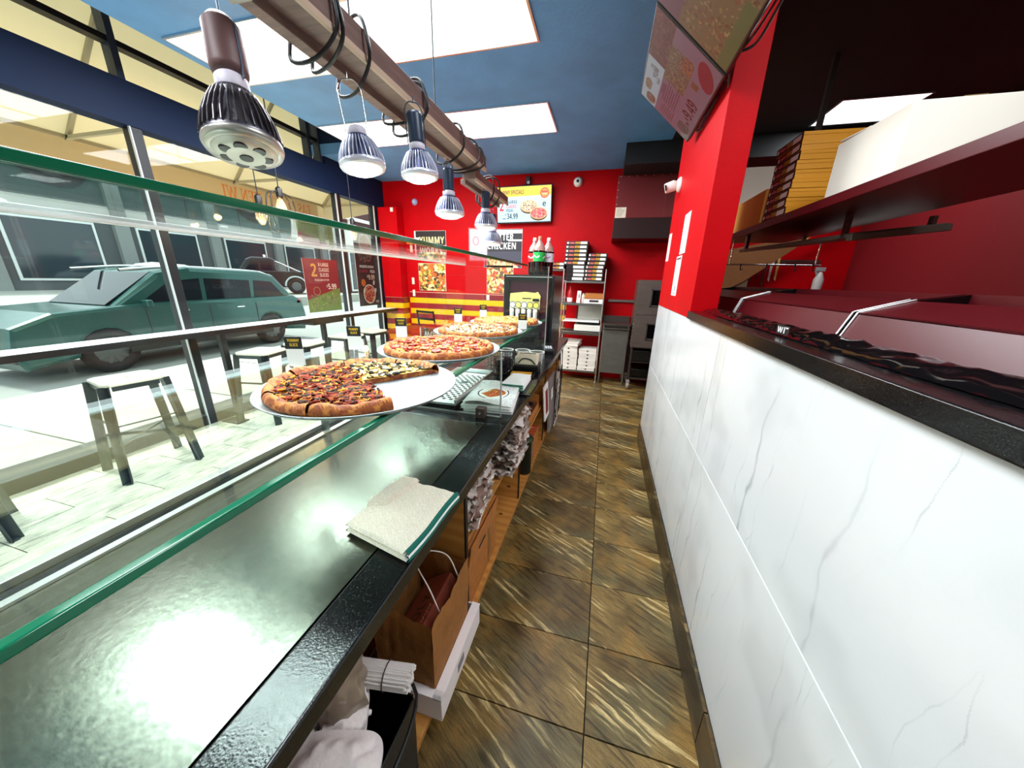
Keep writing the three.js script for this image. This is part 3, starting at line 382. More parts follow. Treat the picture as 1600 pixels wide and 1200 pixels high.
// the towel on the counter edge
const terryT = tex(256, 256, 0.05, 0.05, (u, v) => { const a = vn(u * 40, v * 40, 40, 40, 701), b = fbm(u * 6, v * 6, 6, 6, 705, 3); const q = 0.88 + 0.14 * a; return [252 * q, 242 * q, 222 * q, 0.7 * a + 0.3 * b]; });
const terry = std(0xffffff, 0.95, 0, { map: terryT.map, bumpMap: terryT.bump, bumpScale: 0.0006 });
{
  const t = thing('towel', 'folded cream terry towel with a green hem lying across the counter edge', 'towel', [-0.43, CY, -0.6]);
  const c0 = [[-0.1, 0.085], [-0.075, -0.12], [0.1, -0.1], [0.085, 0.125]];
  obj('lower_fold', slab(c0, 0.0005, 0.014, 0.004, 81), terry, t);
  const c1 = c0.map(([x, z]) => [x * 0.985 - 0.001, z * 0.985]);
  obj('upper_fold', slab(c1, 0.0125, 0.017, 0.012, 83, 44, 44), terry, t);
  obj('ridge', slab([[-0.092, 0.02], [-0.074, -0.112], [-0.02, -0.115], [-0.045, 0.0]], 0.02, 0.02, 0.008, 87, 20, 20), terry, t);
  const hem = (y, o, r) => tube([0, 0.2, 0.4, 0.6, 0.8, 1].map((k) => [lerp(0.1, 0.085, k) + o, y + 0.003 * Math.sin(k * 7), lerp(-0.1, 0.122, k)]), r, 30, 8);
  obj('green_hem', [hem(0.022, -0.001, 0.0062), hem(0.0065, 0.0005, 0.0062)], std(0x0e6154, 0.95), t);
  obj('white_hem', [hem(0.0142, 0.002, 0.0042)], std(0xeef0ec, 0.95), t);
}
// ---------------------------------------------------------------- things on the pine shelves
const crumpled = (w, d, amp, s, n = 18) => surf(n, n, (u, v) => { const f = fbm(u * 6 + s, v * 6, 999, 999, s, 2), r = Math.abs(fbm(u * 9 + s * 1.3, v * 9, 9999, 999, s + 31, 2) - 0.5) * 2; return [(u - 0.5) * w + 0.7 * amp * (fbm(v * 9, 3, 99, 99, s + 5, 2) - 0.5), amp * (f - 0.5) + amp * 0.8 * (0.4 - r), (v - 0.5) * d + 0.7 * amp * (fbm(u * 9, 7, 99, 99, s + 9, 2) - 0.5)]; });
{
  const wrapM = [std(0xe4dad2, 0.5, 0, { side: THREE.DoubleSide }), std(0x8a6a5c, 0.6, 0, { side: THREE.DoubleSide }), std(0xcfc2ba, 0.45, 0, { side: THREE.DoubleSide }), std(0xa89488, 0.55, 0, { side: THREE.DoubleSide })];
  const stack = (label, [x, y, z], w, d, n, h, s) => { const t = thing('wrapper_stack', label, 'paper bags', [x, y, z], 0, 'crumpled wrapper stacks on the pine shelves'); const sets = [[], [], [], []]; for (let i = 0; i < n; i++) sets[i % 4].push(spin(crumpled(w * rr(0.88, 1.06), d * rr(0.88, 1.05), h * 0.13, s + i * 3, 20), rr(-0.012, 0.012), 0.034 + (i / n) * h, rr(-0.01, 0.01), rr(-0.04, 0.04), rr(-0.12, 0.12), rr(-0.05, 0.05))); sets.forEach((g, i) => { obj('wrapper_sheets', g, wrapM[i], t).userData.kind = 'stuff'; }); };
  stack('crumpled stack of pale slice bags on the shelf behind the kraft bag upright', [-0.54, 0.48, -1.12], 0.25, 0.27, 36, 0.28, 11);
  stack('crumpled stack of brownish slice bags next to the next upright', [-0.47, 0.48, -1.55], 0.25, 0.3, 36, 0.3, 411);
  const cb = thing('cardboard_box', 'brown cardboard carton under the shelf, left of the second upright', 'box', [-0.57, 0.101, -1.18]);
  obj('carton', [bb(-0.14, 0.14, 0, 0.315, -0.19, 0.19, 0.004)], cardboard, cb); obj('flap', [box(0.004, 0.1, 0.36, 0.146, 0.27, 0, 0, 0, 0, -0.12), box(0.27, 0.004, 0.16, 0, 0.326, -0.09, 0, 0.08)], cardboard, cb); obj('hand_hole', [box(0.003, 0.02, 0.08, 0.1415, 0.22, 0.02, 0.001)], brownTrim, cb); obj('tape', [box(0.002, 0.3, 0.04, 0.1415, 0.17, -0.08)], std(0x9a6a3a, 0.3), cb);
  const can = thing('canister', 'tall dark green canister standing at the edge of the lower board', 'canister', [-0.455, 0.1, -2.12]);
  obj('body', [lathe([[0, 0], [0.05, 0], [0.052, 0.004], [0.052, 0.24], [0.048, 0.25], [0.05, 0.252]], 28)], phys(0x07120d, 0.2), can); obj('lid', [lathe([[0.05, 0.252], [0.054, 0.254], [0.054, 0.282], [0.05, 0.29], [0, 0.291]], 28)], phys(0x1c3a26, 0.3), can);
  const gl = thing('glass_jar', 'slim clear jar beside the dark green canister', 'jar', [-0.45, 0.1, -2.26]); obj('jar', [lathe([[0, 0], [0.036, 0], [0.038, 0.15], [0.03, 0.17], [0.03, 0.19], [0.033, 0.19]], 24)], clearPlastic, gl); obj('lid', [cyl(0.034, 0.034, 0.02, 0, 0.2, 0, 20)], steel, gl);
  const rb = thing('striped_box', 'low box with orange and red stripes behind the canister', 'box', [-0.52, 0.1, -2.42]); obj('carton', [bb(-0.09, 0.09, 0, 0.2, -0.11, 0.11, 0.003)], cardboard, rb); obj('stripe', [0, 1, 2, 3].map((i) => bb(-0.092, 0.092, 0.2, 0.202, -0.1 + i * 0.055, -0.07 + i * 0.055)), std(0xb8402a, 0.6), rb);
  const bx = thing('open_carton', 'open carton of small red and black packets on the shelf', 'carton', [-0.56, 0.46, -2.28]);
  obj('carton', [bb(-0.13, 0.13, 0, 0.006, -0.2, 0.2), bb(-0.13, 0.13, 0, 0.13, -0.2, -0.194), bb(-0.13, 0.13, 0, 0.13, 0.194, 0.2), bb(-0.13, -0.124, 0, 0.13, -0.2, 0.2), bb(0.124, 0.13, 0, 0.07, -0.2, 0.2)], cardboard, bx);
  for (let i = 0; i < 10; i++) obj('packet', [box(rr(0.06, 0.1), 0.02, rr(0.04, 0.09), rr(-0.07, 0.07), 0.05 + i * 0.009, rr(-0.13, 0.13), 0.004, rr(-0.4, 0.4), rr(0, 3), rr(-0.3, 0.3))], std([0x7a1620, 0x202024, 0x9a8a84, 0x4a1a16][i % 4], 0.4), bx);
  const fr = thing('picture_frame', 'white framed notice with a red panel propped against the shelf', 'framed notice', [-0.394, 0.34, -2.62], 0, null); obj('frame', [box(0.012, 0.3, 0.2, 0, 0.15, 0, 0.003, 0, 0, 0.08)], white, fr); obj('panel', [box(0.003, 0.2, 0.1, 0.0075, 0.15, 0, 0, 0, 0, 0.08)], std(0x8a1a20, 0.6), fr);
  const gp = thing('flattened_carton', 'grey flattened carton leaning on the last upright', 'carton', [-0.4, 0.1, -2.98]); obj('sheet', [box(0.02, 0.52, 0.32, 0, 0.262, 0, 0.003, 0, 0, 0.05)], std(0x8c8482, 0.7), gp); obj('label', [box(0.002, 0.1, 0.1, 0.012, 0.36, 0.05, 0, 0, 0, 0.05)], whitePaper, gp);
  const wp = thing('plank', 'narrow white board standing at the end of the cabinet', 'board', [-0.385, 0.002, -3.32]); obj('board', [box(0.014, 0.46, 0.24, 0, 0.23, 0, 0.002)], white, wp); obj('edge', [box(0.016, 0.02, 0.24, 0, 0.47, 0, 0.002)], black, wp);
  const cords = []; seed = 55; for (let i = 0; i < 6; i++) { const z0 = -2.95 - i * 0.09; cords.push(tube([[-0.37, 0.86, z0], [-0.36, 0.7 - rr(0, 0.1), z0 + rr(-0.05, 0.05)], [-0.385 + rr(0, 0.04), 0.5, z0 + rr(-0.1, 0.1)], [-0.36, 0.56 + rr(-0.1, 0.1), z0 + rr(-0.14, 0.14)], [-0.38 + rr(0, 0.04), 0.3, z0 + rr(-0.08, 0.08)], [-0.365, 0.12, z0 - 0.05]], 0.004, 36, 6)); }
  tag(obj('cable_bundle', cords, [black, std(0xb0a49a, 0.6)][0]), 'tangle of black leads hanging down the end of the cabinet', 'cables');
  const ps = thing('power_strip', 'white power strip hanging among the leads at the cabinet end', 'power strip', [-0.366, 0.5, -3.1]); obj('strip', [box(0.035, 0.26, 0.05, 0, 0, 0, 0.006, 0.1)], std(0xd8d0ca, 0.5), ps); obj('socket', [0, 1, 2, 3].map((i) => box(0.006, 0.03, 0.026, 0.017, -0.09 + i * 0.058, -0.004 * i + 0.006, 0.002, 0.1)), black, ps);
}
{ // nearest bay: kraft bag in a white carton lid, straws, black bin, foam boxes
  const lid = thing('white_tray_box', 'shallow white carton under the kraft bag, sticking out past the shelf', 'carton', [-0.515, 0.101, -0.785]);
  obj('carton', [bb(-0.145, 0.145, 0, 0.004, -0.165, 0.165), bb(-0.145, 0.145, 0, 0.1, -0.169, -0.163, 0.001), bb(-0.145, 0.145, 0, 0.1, 0.163, 0.169, 0.001), bb(-0.149, -0.143, 0, 0.1, -0.169, 0.169, 0.001), bb(0.143, 0.149, 0, 0.1, -0.169, 0.169, 0.001)], std(0xf0e4e2, 0.7), lid);
  obj('rolled_edge', [bb(0.118, 0.151, 0.096, 0.102, -0.171, 0.171, 0.001), bb(-0.145, 0.151, 0.096, 0.102, 0.145, 0.171, 0.001)], std(0xf6eceb, 0.7), lid); obj('print', [box(0.001, 0.035, 0.05, 0.1496, 0.05, 0.02)], std(0x8a8486, 0.8), lid);
  const bag = thing('kraft_bag', 'open kraft paper carrier bag with a string handle standing in the white carton', 'paper bag', [-0.5, 0.107, -0.775]);
  const W = 0.1, D = 0.135, Hh = 0.36;
  const wob = (a, y, k) => 0.012 * (fbm(a * 14, y * 9, 99, 99, 90 + k, 3) - 0.5) * (0.3 + y / Hh);
  const side = (k) => surf(16, 16, (u, v) => { const y = v * Hh * (1 + 0.03 * Math.sin(u * 9 + k)), a = u * 2 - 1, flare = 1 + 0.05 * v; if (k === 0) return [W * flare + wob(a, y, k), y, a * D * flare]; if (k === 1) return [-W * flare + wob(a, y, k), y, -a * D * flare]; if (k === 2) return [a * -W * flare, y, D * flare + wob(a, y, k) - 0.02 * (1 - a * a) * v]; return [a * W * flare, y, -D * flare + wob(a, y, k) + 0.02 * (1 - a * a) * v]; });
  obj('paper_side', [side(0)], kraftDark, bag); obj('paper_side', [side(1)], kraftDark, bag); obj('gusset', [side(2)], kraftDark, bag); obj('gusset', [side(3)], kraftDark, bag); obj('bag_bottom', [bb(-W, W, 0, 0.003, -D, D)], kraftDark, bag);
  obj('string_handle', [tube([[0.098, 0.33, 0.07], [0.06, 0.42, 0.065], [-0.01, 0.455, 0.02], [-0.02, 0.455, -0.03], [0.05, 0.42, -0.075], [0.1, 0.33, -0.07]], 0.0022, 40, 6)], std(0xe8dcd0, 0.7), bag);
  obj('string_handle', [tube([[-0.1, 0.34, 0.06], [-0.135, 0.41, 0.05], [-0.15, 0.43, 0.0], [-0.135, 0.41, -0.06], [-0.1, 0.34, -0.06]], 0.0022, 40, 6)], std(0xe8dcd0, 0.7), bag);
  const inner = thing('folded_bag', 'reddish brown folded bag with dark lettering lying inside the kraft bag', 'paper bag', [-0.49, 0.355, -0.775]);
  obj('packet', [box(0.13, 0.05, 0.23, 0, 0, 0, 0.01, 0, 0, 0.62)], std(0x7a3018, 0.8), inner); obj('packet_base', [bb(-0.07, 0.07, -0.21, -0.05, -0.11, 0.11, 0.01)], std(0x6a2a16, 0.8), inner);
  printed('printed_face', 0.225, 0.125, canvas(256, 144, (g) => { g.fillStyle = '#6e2a16'; g.fillRect(0, 0, 256, 144); words(g, 'OLY', 34, 100, 62, '#241008', { squeeze: 1.1 }); g.fillStyle = '#d88a7a'; for (let i = 0; i < 10; i++) g.fillRect(20 + i * 9, 122 + (i % 3) * 3, 6, 8); g.fillStyle = '#9a5648'; g.fillRect(178, 30, 60, 3); }), inner, [-0.0152, 0.0212, 0], [0, 0, 0]).rotation.set(-PI / 2, 0.62, PI / 2, 'ZYX');
  inner.children[2].quaternion.setFromRotationMatrix(new THREE.Matrix4().makeBasis(V(0, 0, -1), V(-Math.cos(0.62), -Math.sin(0.62), 0), V(-Math.sin(0.62), Math.cos(0.62), 0)));
  const st = thing('straw_bundle', 'bundle of white paper straws tied with a band, end facing the aisle', 'straws', [-0.5, 0.43, -0.51], 0.16);
  const gs = []; seed = 21; for (let i = 0; i < 110; i++) { const r = 0.03 * Math.sqrt((i + 0.5) / 110), a = i * 2.39996; gs.push(cyl(0.0033, 0.0033, 0.2, rr(-0.006, 0.006), r * Math.sin(a), r * Math.cos(a), 7, 0, 0, PI / 2)); } obj('straws', gs, std(0xe8e0dc, 0.6), st).userData.kind = 'stuff';
  obj('band', [spin(new THREE.TorusGeometry(0.0335, 0.0016, 6, 28), 0.035, 0, 0, 0, PI / 2)], std(0x2a1c1c, 0.6), st);
  obj('wrap', [spin(new THREE.CylinderGeometry(0.0345, 0.0345, 0.05, 24, 1, true), -0.075, 0, 0, 0, 0, PI / 2)], std(0xcfc6c0, 0.5, 0, { side: THREE.DoubleSide }), st);
  const bin = thing('black_bin', 'black plastic bin below the bundle of straws', 'bin', [-0.485, 0.101, -0.375]);
  obj('bin_wall', [bb(-0.1, 0.1, 0, 0.006, -0.13, 0.13), box(0.2, 0.3, 0.005, 0, 0.15, -0.13, 0.002, -0.03), box(0.2, 0.3, 0.005, 0, 0.15, 0.13, 0.002, 0.03), box(0.005, 0.3, 0.26, -0.1, 0.15, 0, 0.002, 0, 0, 0.03), box(0.005, 0.3, 0.26, 0.1, 0.15, 0, 0.002, 0, 0, -0.03)], phys(0x0c0c0e, 0.25), bin);
  obj('rim', [tube([[-0.108, 0.3, -0.138], [0.108, 0.3, -0.138], [0.108, 0.3, 0.138], [-0.108, 0.3, 0.138]], 0.005, 40, 6, true)], black, bin);
  // hinged foam boxes standing on edge inside and beside the bin
  const foamHalf = (w, d, h, s) => surf(28, 28, (u, v) => { const a = u * 2 - 1, b = v * 2 - 1, k = Math.pow(Math.pow(Math.abs(a), 5) + Math.pow(Math.abs(b), 5), 0.2), rim = sm(1.0, 0.9, k), dome = sm(0.92, 0.62, k), rib = 0.0042 * Math.cos(a * 16) * sm(0.86, 0.74, k) * sm(0.55, 0.72, k); const q = k > 0.01 ? Math.max(Math.abs(a), Math.abs(b)) / k : 1; return [a * q * w, s * (0.004 + 0.004 * rim + h * dome + rib - 0.004 * sm(0.5, 0.0, k)), b * q * d]; }, s < 0);
  const clam = (label, p, rot, w, d, h) => { const t = thing('foam_box', label, 'foam box', p, 0, 'white foam takeaway boxes below the counter'); t.rotation.set(...rot); obj('base_half', [foamHalf(w, d, h, -1)], foam, t); obj('lid_half', [foamHalf(w * 0.985, d * 0.985, h, 1)], foam, t); obj('clasp', [box(0.03, 0.012, 0.012, w - 0.006, 0, 0, 0.003)], foam, t); return t; };
  clam('big white foam takeaway box lying uppermost, nearest the viewpoint', [-0.425, 0.487, -0.262], [0.12, 0.32, -0.14], 0.095, 0.108, 0.036);
  clam('white foam takeaway box on its edge between the counter and the uppermost one', [-0.585, 0.47, -0.29], [0.15, 0.4, -0.95], 0.09, 0.1, 0.034);
  clam('small white foam box peeping up behind the uppermost one', [-0.515, 0.425, -0.42], [0.3, 0.5, -0.9], 0.06, 0.06, 0.026);
  const pb = thing('plastic_sleeve', 'creased clear plastic sleeve of cups standing behind the foam boxes', 'plastic bag', [-0.535, 0.44, -0.43], 0.2); obj('sleeve', [surf(24, 24, (u, v) => { const a = u * PI * 2; const r = 0.055 * (1 + 0.7 * (fbm(Math.cos(a) * 5 + 9, v * 2.5 + Math.sin(a) * 5, 99, 99, 61, 2) - 0.5)); return [r * Math.cos(a), v * 0.17, r * Math.sin(a)]; })], phys(0xa08c7a, 0.22, { side: THREE.DoubleSide }), pb); obj('cup_stack', [lathe([[0, 0], [0.034, 0], [0.046, 0.15], [0.043, 0.152]], 24)], std(0x6a5446, 0.6), pb);
  const sh = thing('inner_shelf', 'short inner pine shelf carrying the foam boxes and the straw bundle', 'shelf', [-0.76, 0.36, -0.45]); obj('board', [bb(-0.23, 0.09, -0.018, 0, -0.48, 1.0)], pine, sh); obj('edge_strip', [bb(0.09, 0.095, -0.018, 0, -0.48, 1.0)], brownTrim, sh);
}
// ---------------------------------------------------------------- black cooler with cola on top, beyond the case
{
  const t = thing('drinks_cooler', 'black countertop cooler with a dark maroon glass door beyond the display case', 'cooler', [-0.655, CY, -3.22]);
  obj('cabinet', [bb(-0.225, -0.205, 0, 0.62, -0.27, 0.27, 0.003), bb(0.205, 0.225, 0, 0.62, -0.27, 0.27, 0.003), bb(-0.205, 0.205, 0, 0.03, -0.27, 0.27), bb(-0.205, 0.205, 0.6, 0.62, -0.27, 0.27), bb(-0.205, 0.205, 0.03, 0.6, -0.27, -0.26)], phys(0x0d0e16, 0.3), t);
  obj('door', [bb(-0.205, -0.17, 0.03, 0.6, 0.25, 0.268), bb(0.18, 0.205, 0.03, 0.6, 0.25, 0.268), bb(-0.17, 0.18, 0.57, 0.6, 0.25, 0.268), bb(-0.17, 0.18, 0.03, 0.06, 0.25, 0.268)], blackGloss, t);
  obj('back_panel', [bb(-0.17, 0.18, 0.06, 0.57, 0.245, 0.25)], phys(0x3a0c24, 0.14), t);
  obj('trim_line', [bb(-0.205, 0.205, 0.6, 0.606, 0.262, 0.272)], alu, t);
  const d = thing('dip_board', 'yellow topped board with five round lids and white cups by the cooler door', 'display board', [-0.68, CY + 0.3, -2.93]);
  obj('header', [extr([[-0.135, 0], [0.135, 0], [0.14, 0.05], [0.115, 0.085], [0.09, 0.075], [0, 0.082], [-0.13, 0.066]], 0.004, 0.001)].map((g) => g.translate(0, 0.095, 0)), std(0xe8d67c, 0.5), d);
  obj('strip', [bb(-0.135, 0.135, 0.03, 0.096, -0.002, 0.002)], std(0xf4f0d8, 0.5), d); obj('badge', [bb(0.072, 0.13, 0.1, 0.122, 0.005, 0.008), bb(-0.02, 0.06, 0.118, 0.126, 0.005, 0.006)], black, d);
  for (let i = 0; i < 5; i++) { obj('lid', [cyl(0.0255, 0.0255, 0.008, -0.108 + i * 0.053, 0.066, 0.006, 20, PI / 2)], std([0xf2f2f4, 0xe6ea78, 0xf2f2f4, 0xe8e468, 0xe4e060][i], 0.4), d); obj('lid_ring', [spin(new THREE.TorusGeometry(0.0255, 0.0028, 6, 22), -0.108 + i * 0.053, 0.066, 0.009)], black, d); obj('cup', [lathe([[0, -0.135], [0.015, -0.135], [0.019, -0.0], [0.019, 0.012], [0, 0.014]], 18, -0.112 + i * 0.053, 0.014, 0.012)], plasticWhite, d); obj('dark_gap', [bb(-0.096 + i * 0.053, -0.081 + i * 0.053, -0.12, 0.034, -0.002, 0.012)], black, d); }
  obj('stand', [bb(-0.14, 0.14, -0.3, -0.12, -0.003, 0.003), bb(-0.14, 0.14, -0.3, -0.296, -0.02, 0.02)], black, d);
}
{
  const lab = (bg, fg, k) => canvas(256, 64, (g) => { g.fillStyle = bg; g.fillRect(0, 0, 256, 64); g.strokeStyle = fg; g.lineWidth = 7; for (const o of [0, 128]) { g.beginPath(); g.moveTo(o + 12, 44); g.bezierCurveTo(o + 30, 4, o + 40, 60, o + 62, 26); g.bezierCurveTo(o + 78, 6, o + 84, 58, o + 112, 24); g.stroke(); } });
  const bottle = (label, p, labM, capC) => {
    const t = thing('cola_bottle', label, 'bottle', p, rr(0, 1));
    obj('bottle', [lathe([[0, 0.004], [0.03, 0], [0.048, 0.008], [0.0525, 0.03], [0.05, 0.07], [0.052, 0.11], [0.0535, 0.16], [0.053, 0.2], [0.044, 0.236], [0.028, 0.262], [0.0165, 0.282], [0.0135, 0.298], [0.0135, 0.304]], 32)], phys(0x120605, 0.08), t);
    obj('clear_neck', [lathe([[0.0532, 0.204], [0.0445, 0.237], [0.0285, 0.263], [0.017, 0.283], [0.014, 0.3]], 32)], phys(0xa07c74, 0.12), t);
    obj('cap', [lathe([[0.0155, 0.298], [0.0158, 0.318], [0.0145, 0.321], [0, 0.3215]], 24)], std(capC, 0.5), t); obj('neck_ring', [spin(new THREE.TorusGeometry(0.0155, 0.002, 6, 24), 0, 0.295, 0, PI / 2)], std(capC, 0.5), t);
    const l = obj('label', [new THREE.CylinderGeometry(0.0545, 0.0545, 0.075, 32, 1, true).translate(0, 0.152, 0)], std(0xffffff, 0.45, 0, { map: labM }), t, true); return t;
  };
  const z = -3.2, y = CY + 0.621;
  bottle('two litre cola bottle with a red label, left of the three on the cooler', [-0.668, y, z - 0.0], lab('#c81a26', '#fff'), 0xf0f0f0);
  bottle('two litre cola bottle with a green label, middle of the three on the cooler', [-0.6, y, z + 0.105], lab('#18a44a', '#fff'), 0xb88a6a);
  bottle('two litre cola bottle with a silver white label, right of the three on the cooler', [-0.542, y, z - 0.015], lab('#d8d8e4', '#7a5a9a'), 0xf4f4f4);
}
// ---------------------------------------------------------------- back wall
const pizzaBoxFront = canvas(256, 40, (g) => { g.fillStyle = '#190c0a'; g.fillRect(0, 0, 256, 40); g.fillStyle = '#f0ece0'; g.fillRect(8, 9, 22, 20); g.fillStyle = '#a81c24'; g.fillRect(40, 9, 62, 20); words(g, 'PIZZA', 44, 27, 18, '#e09a92', { squeeze: 1 }); g.fillStyle = '#dca41c'; g.fillRect(106, 8, 56, 22); words(g, 'HOT', 110, 28, 20, '#1c0e0a', { squeeze: 1.1 }); g.fillStyle = '#f4f0e6'; g.fillRect(166, 6, 76, 26); g.fillStyle = '#1c1412'; g.fillRect(0, 36, 256, 4); });
const whiteBoxFront = canvas(128, 32, (g) => { g.fillStyle = '#1c1416'; g.fillRect(0, 0, 128, 32); g.fillStyle = '#f2f0ea'; g.fillRect(34, 4, 64, 24); });
function boxStack(n, labelOf, group, [x, y, z], w, d, h, faceMat, sideMat, turn = 0, lean = 0, face = 'z') {
  let first;
  for (let i = 0; i < n; i++) {
    const p = [x + rr(-0.006, 0.006) + lean * i, y + i * h, z + rr(-0.006, 0.006)], a = turn + rr(-0.03, 0.03);
    if (!first) { first = thing('pizza_box', labelOf(0), 'pizza box', p, a, group); obj('tray', [bb(-w / 2, w / 2, 0, h * 0.62, -d / 2, d / 2, 0.0015)], sideMat, first); obj('lid', [bb(-w / 2 - 0.002, w / 2 + 0.002, h * 0.6, h - 0.0012, -d / 2 - 0.002, d / 2 + 0.002, 0.0015)], sideMat, first); if (faceMat) { if (face === 'z') printed('printed_front', w, h * 0.92, faceMat, first, [0, h * 0.49, d / 2 + 0.0028]); else printed('printed_front', d, h * 0.92, faceMat, first, [-w / 2 - 0.0028, h * 0.49, 0], [0, -PI / 2, 0]); } else obj('tab', [bb(-0.012, 0.012, h * 0.35, h * 0.62, d / 2 + 0.002, d / 2 + 0.004)], black, first); }
    else dup(first, p, a, labelOf(i));
  }
}
{
  const t = thing('wire_shelf', 'tall steel shelving unit against the red back wall', 'shelving unit', [-0.31, 0, -5.17]);
  for (const x of [-0.29, 0.29]) for (const z of [-0.16, 0.16]) obj('post', [cyl(0.0125, 0.0125, 1.62, x, 0.82, z, 14), cyl(0.018, 0.02, 0.02, x, 0.01, z, 14)], chrome, t);
  const shelf = (y, th = 0.03) => obj('shelf', [bb(-0.3, 0.3, y - th, y, 0.15, 0.17, 0.003), bb(-0.3, 0.3, y - th, y, -0.17, -0.15, 0.003), bb(-0.3, -0.28, y - th, y, -0.15, 0.15), bb(0.28, 0.3, y - th, y, -0.15, 0.15)].concat(Array.from({ length: 12 }, (_, i) => bb(-0.28, 0.28, y - 0.006, y - 0.001, -0.14 + i * 0.025, -0.135 + i * 0.025))), steel, t);
  shelf(1.47); shelf(1.16); shelf(0.75, 0.045); shelf(0.165);
  obj('solid_shelf', [bb(-0.26, 0.26, 0.895, 0.91, -0.15, 0.17, 0.002)], white, t);
  const base = 'branded pizza box, ', dark = std(0x2a1410, 0.6);
  boxStack(4, (i) => 'white labelled dark pizza box, ' + ORD[i] + ' of four under the tall stack', 'dark boxes with white labels', [-0.44, 1.472, -5.15], 0.3, 0.3, 0.052, whiteBoxFront, std(0x221618, 0.6), 0.22);
  boxStack(6, (i) => base + ORD[i] + ' of the six in the tall stack on the back shelf', 'tall stack of branded boxes', [-0.46, 1.682, -5.16], 0.3, 0.3, 0.052, pizzaBoxFront, dark, 0.02, 0.003);
  boxStack(7, (i) => base + ORD[i] + ' of the seven in the leaning stack, right on the back shelf', 'leaning stack of branded boxes', [-0.19, 1.472, -5.15], 0.25, 0.3, 0.052, pizzaBoxFront, dark, -0.03, 0.006);
  boxStack(2, (i) => base + ['lower', 'upper'][i] + ' of the two left of the tall back stack', 'pair of branded boxes', [-0.72, 1.62, -5.2], 0.2, 0.2, 0.05, pizzaBoxFront, dark, 0.05);
  struct('shelf_bracket', [bb(-0.85, -0.6, 1.6, 1.618, -5.35, -5.08)], steelDark);
  boxStack(6, (i) => 'plain white carton, ' + ORD[i] + ' in the left pile on the lowest shelf', 'plain white cartons, left pile', [-0.455, 0.167, -5.15], 0.255, 0.28, 0.06, null, std(0xe8e2d8, 0.7), 0.02);
  boxStack(6, (i) => 'plain white carton, ' + ORD[i] + ' in the right pile on the lowest shelf', 'plain white cartons, right pile', [-0.17, 0.167, -5.15], 0.255, 0.28, 0.055, null, std(0xe8e2d8, 0.7), -0.02);
  const ob = thing('ajar_carton', 'plain white carton lying ajar on the left pile of white cartons', 'carton', [-0.43, 0.529, -5.14], -0.15); obj('carton', [bb(-0.13, 0.13, 0, 0.045, -0.14, 0.14, 0.002)], std(0xe8e2d8, 0.7), ob); obj('lid', [box(0.27, 0.004, 0.29, 0, 0.06, 0, 0, 0.08)], std(0xe2dcd2, 0.7), ob);
  const cb = thing('cardboard_tray', 'brown cardboard tray on a white tray on the second shelf', 'tray', [-0.15, 1.162, -5.14]); obj('white_tray', [bb(-0.14, 0.14, 0, 0.06, -0.13, 0.13, 0.003)], white, cb); obj('cut_out', [box(0.13, 0.03, 0.004, 0, 0.035, 0.131, 0.002)], std(0x3a2a22, 0.7), cb); obj('brown_tray', [bb(-0.135, 0.135, 0.064, 0.14, -0.13, 0.13, 0.003)], cardboard, cb);
  const red = thing('red_jug', 'red and white squeeze bottle at the left of the second shelf', 'bottle', [-0.5, 1.162, -5.08]); obj('bottle', [lathe([[0, 0], [0.035, 0], [0.038, 0.06], [0.036, 0.15], [0.012, 0.19], [0.006, 0.23], [0, 0.231]], 20)], std(0xb01820, 0.4), red); obj('label', [new THREE.CylinderGeometry(0.0385, 0.0385, 0.06, 20, 1, true).translate(0, 0.04, 0)], white, red);
  const wbx = thing('white_packet', 'slim white packet standing upright on the second shelf', 'packet', [-0.37, 1.162, -5.06], 0.2); obj('packet', [box(0.05, 0.17, 0.05, 0, 0.085, 0, 0.003, 0, 0, -0.05)], whitePaper, wbx); obj('window', [box(0.02, 0.05, 0.002, 0, 0.1, 0.026)], std(0x9aa0a0, 0.5), wbx);
  const jar = thing('shaker', 'small steel shaker beside the white packet', 'shaker', [-0.3, 1.162, -5.06]); obj('body', [lathe([[0, 0], [0.03, 0], [0.03, 0.1], [0.024, 0.12], [0, 0.126]], 20)], std(0xcabfb6, 0.4), jar); obj('cap', [lathe([[0.025, 0.12], [0.027, 0.121], [0.024, 0.14], [0, 0.146]], 20)], steel, jar);
  const mw = thing('counter_oven', 'white fronted appliance with a pale panel on the third shelf', 'appliance', [-0.2, 0.752, -5.16]); obj('body', [bb(-0.2, 0.2, 0.012, 0.1, -0.12, 0.14, 0.006)], std(0xe4e2da, 0.5), mw); obj('feet', [bb(-0.18, -0.15, 0, 0.012, -0.1, 0.1), bb(0.15, 0.18, 0, 0.012, -0.1, 0.1)], black, mw); const cc = []; seed = 12; for (let i = 0; i < 4; i++) cc.push(tube(Array.from({ length: 9 }, () => [rr(-0.18, 0.18), rr(0.106, 0.134), rr(0.02, 0.13)]), 0.004, 60, 6)); obj('lead', cc, black, mw);
  const pn = thing('metal_plate', 'pale grey panel leaning at the back of the third shelf', 'panel', [-0.2, 0.912, -5.28]); obj('panel', [box(0.36, 0.2, 0.01, 0, 0.1, 0, 0.002, -0.05)], std(0xb4b6aa, 0.4), pn); obj('bracket', [bb(-0.2, -0.185, 0, 0.22, -0.02, 0.02), bb(0.185, 0.2, 0, 0.22, -0.02, 0.02)], black, pn);
}
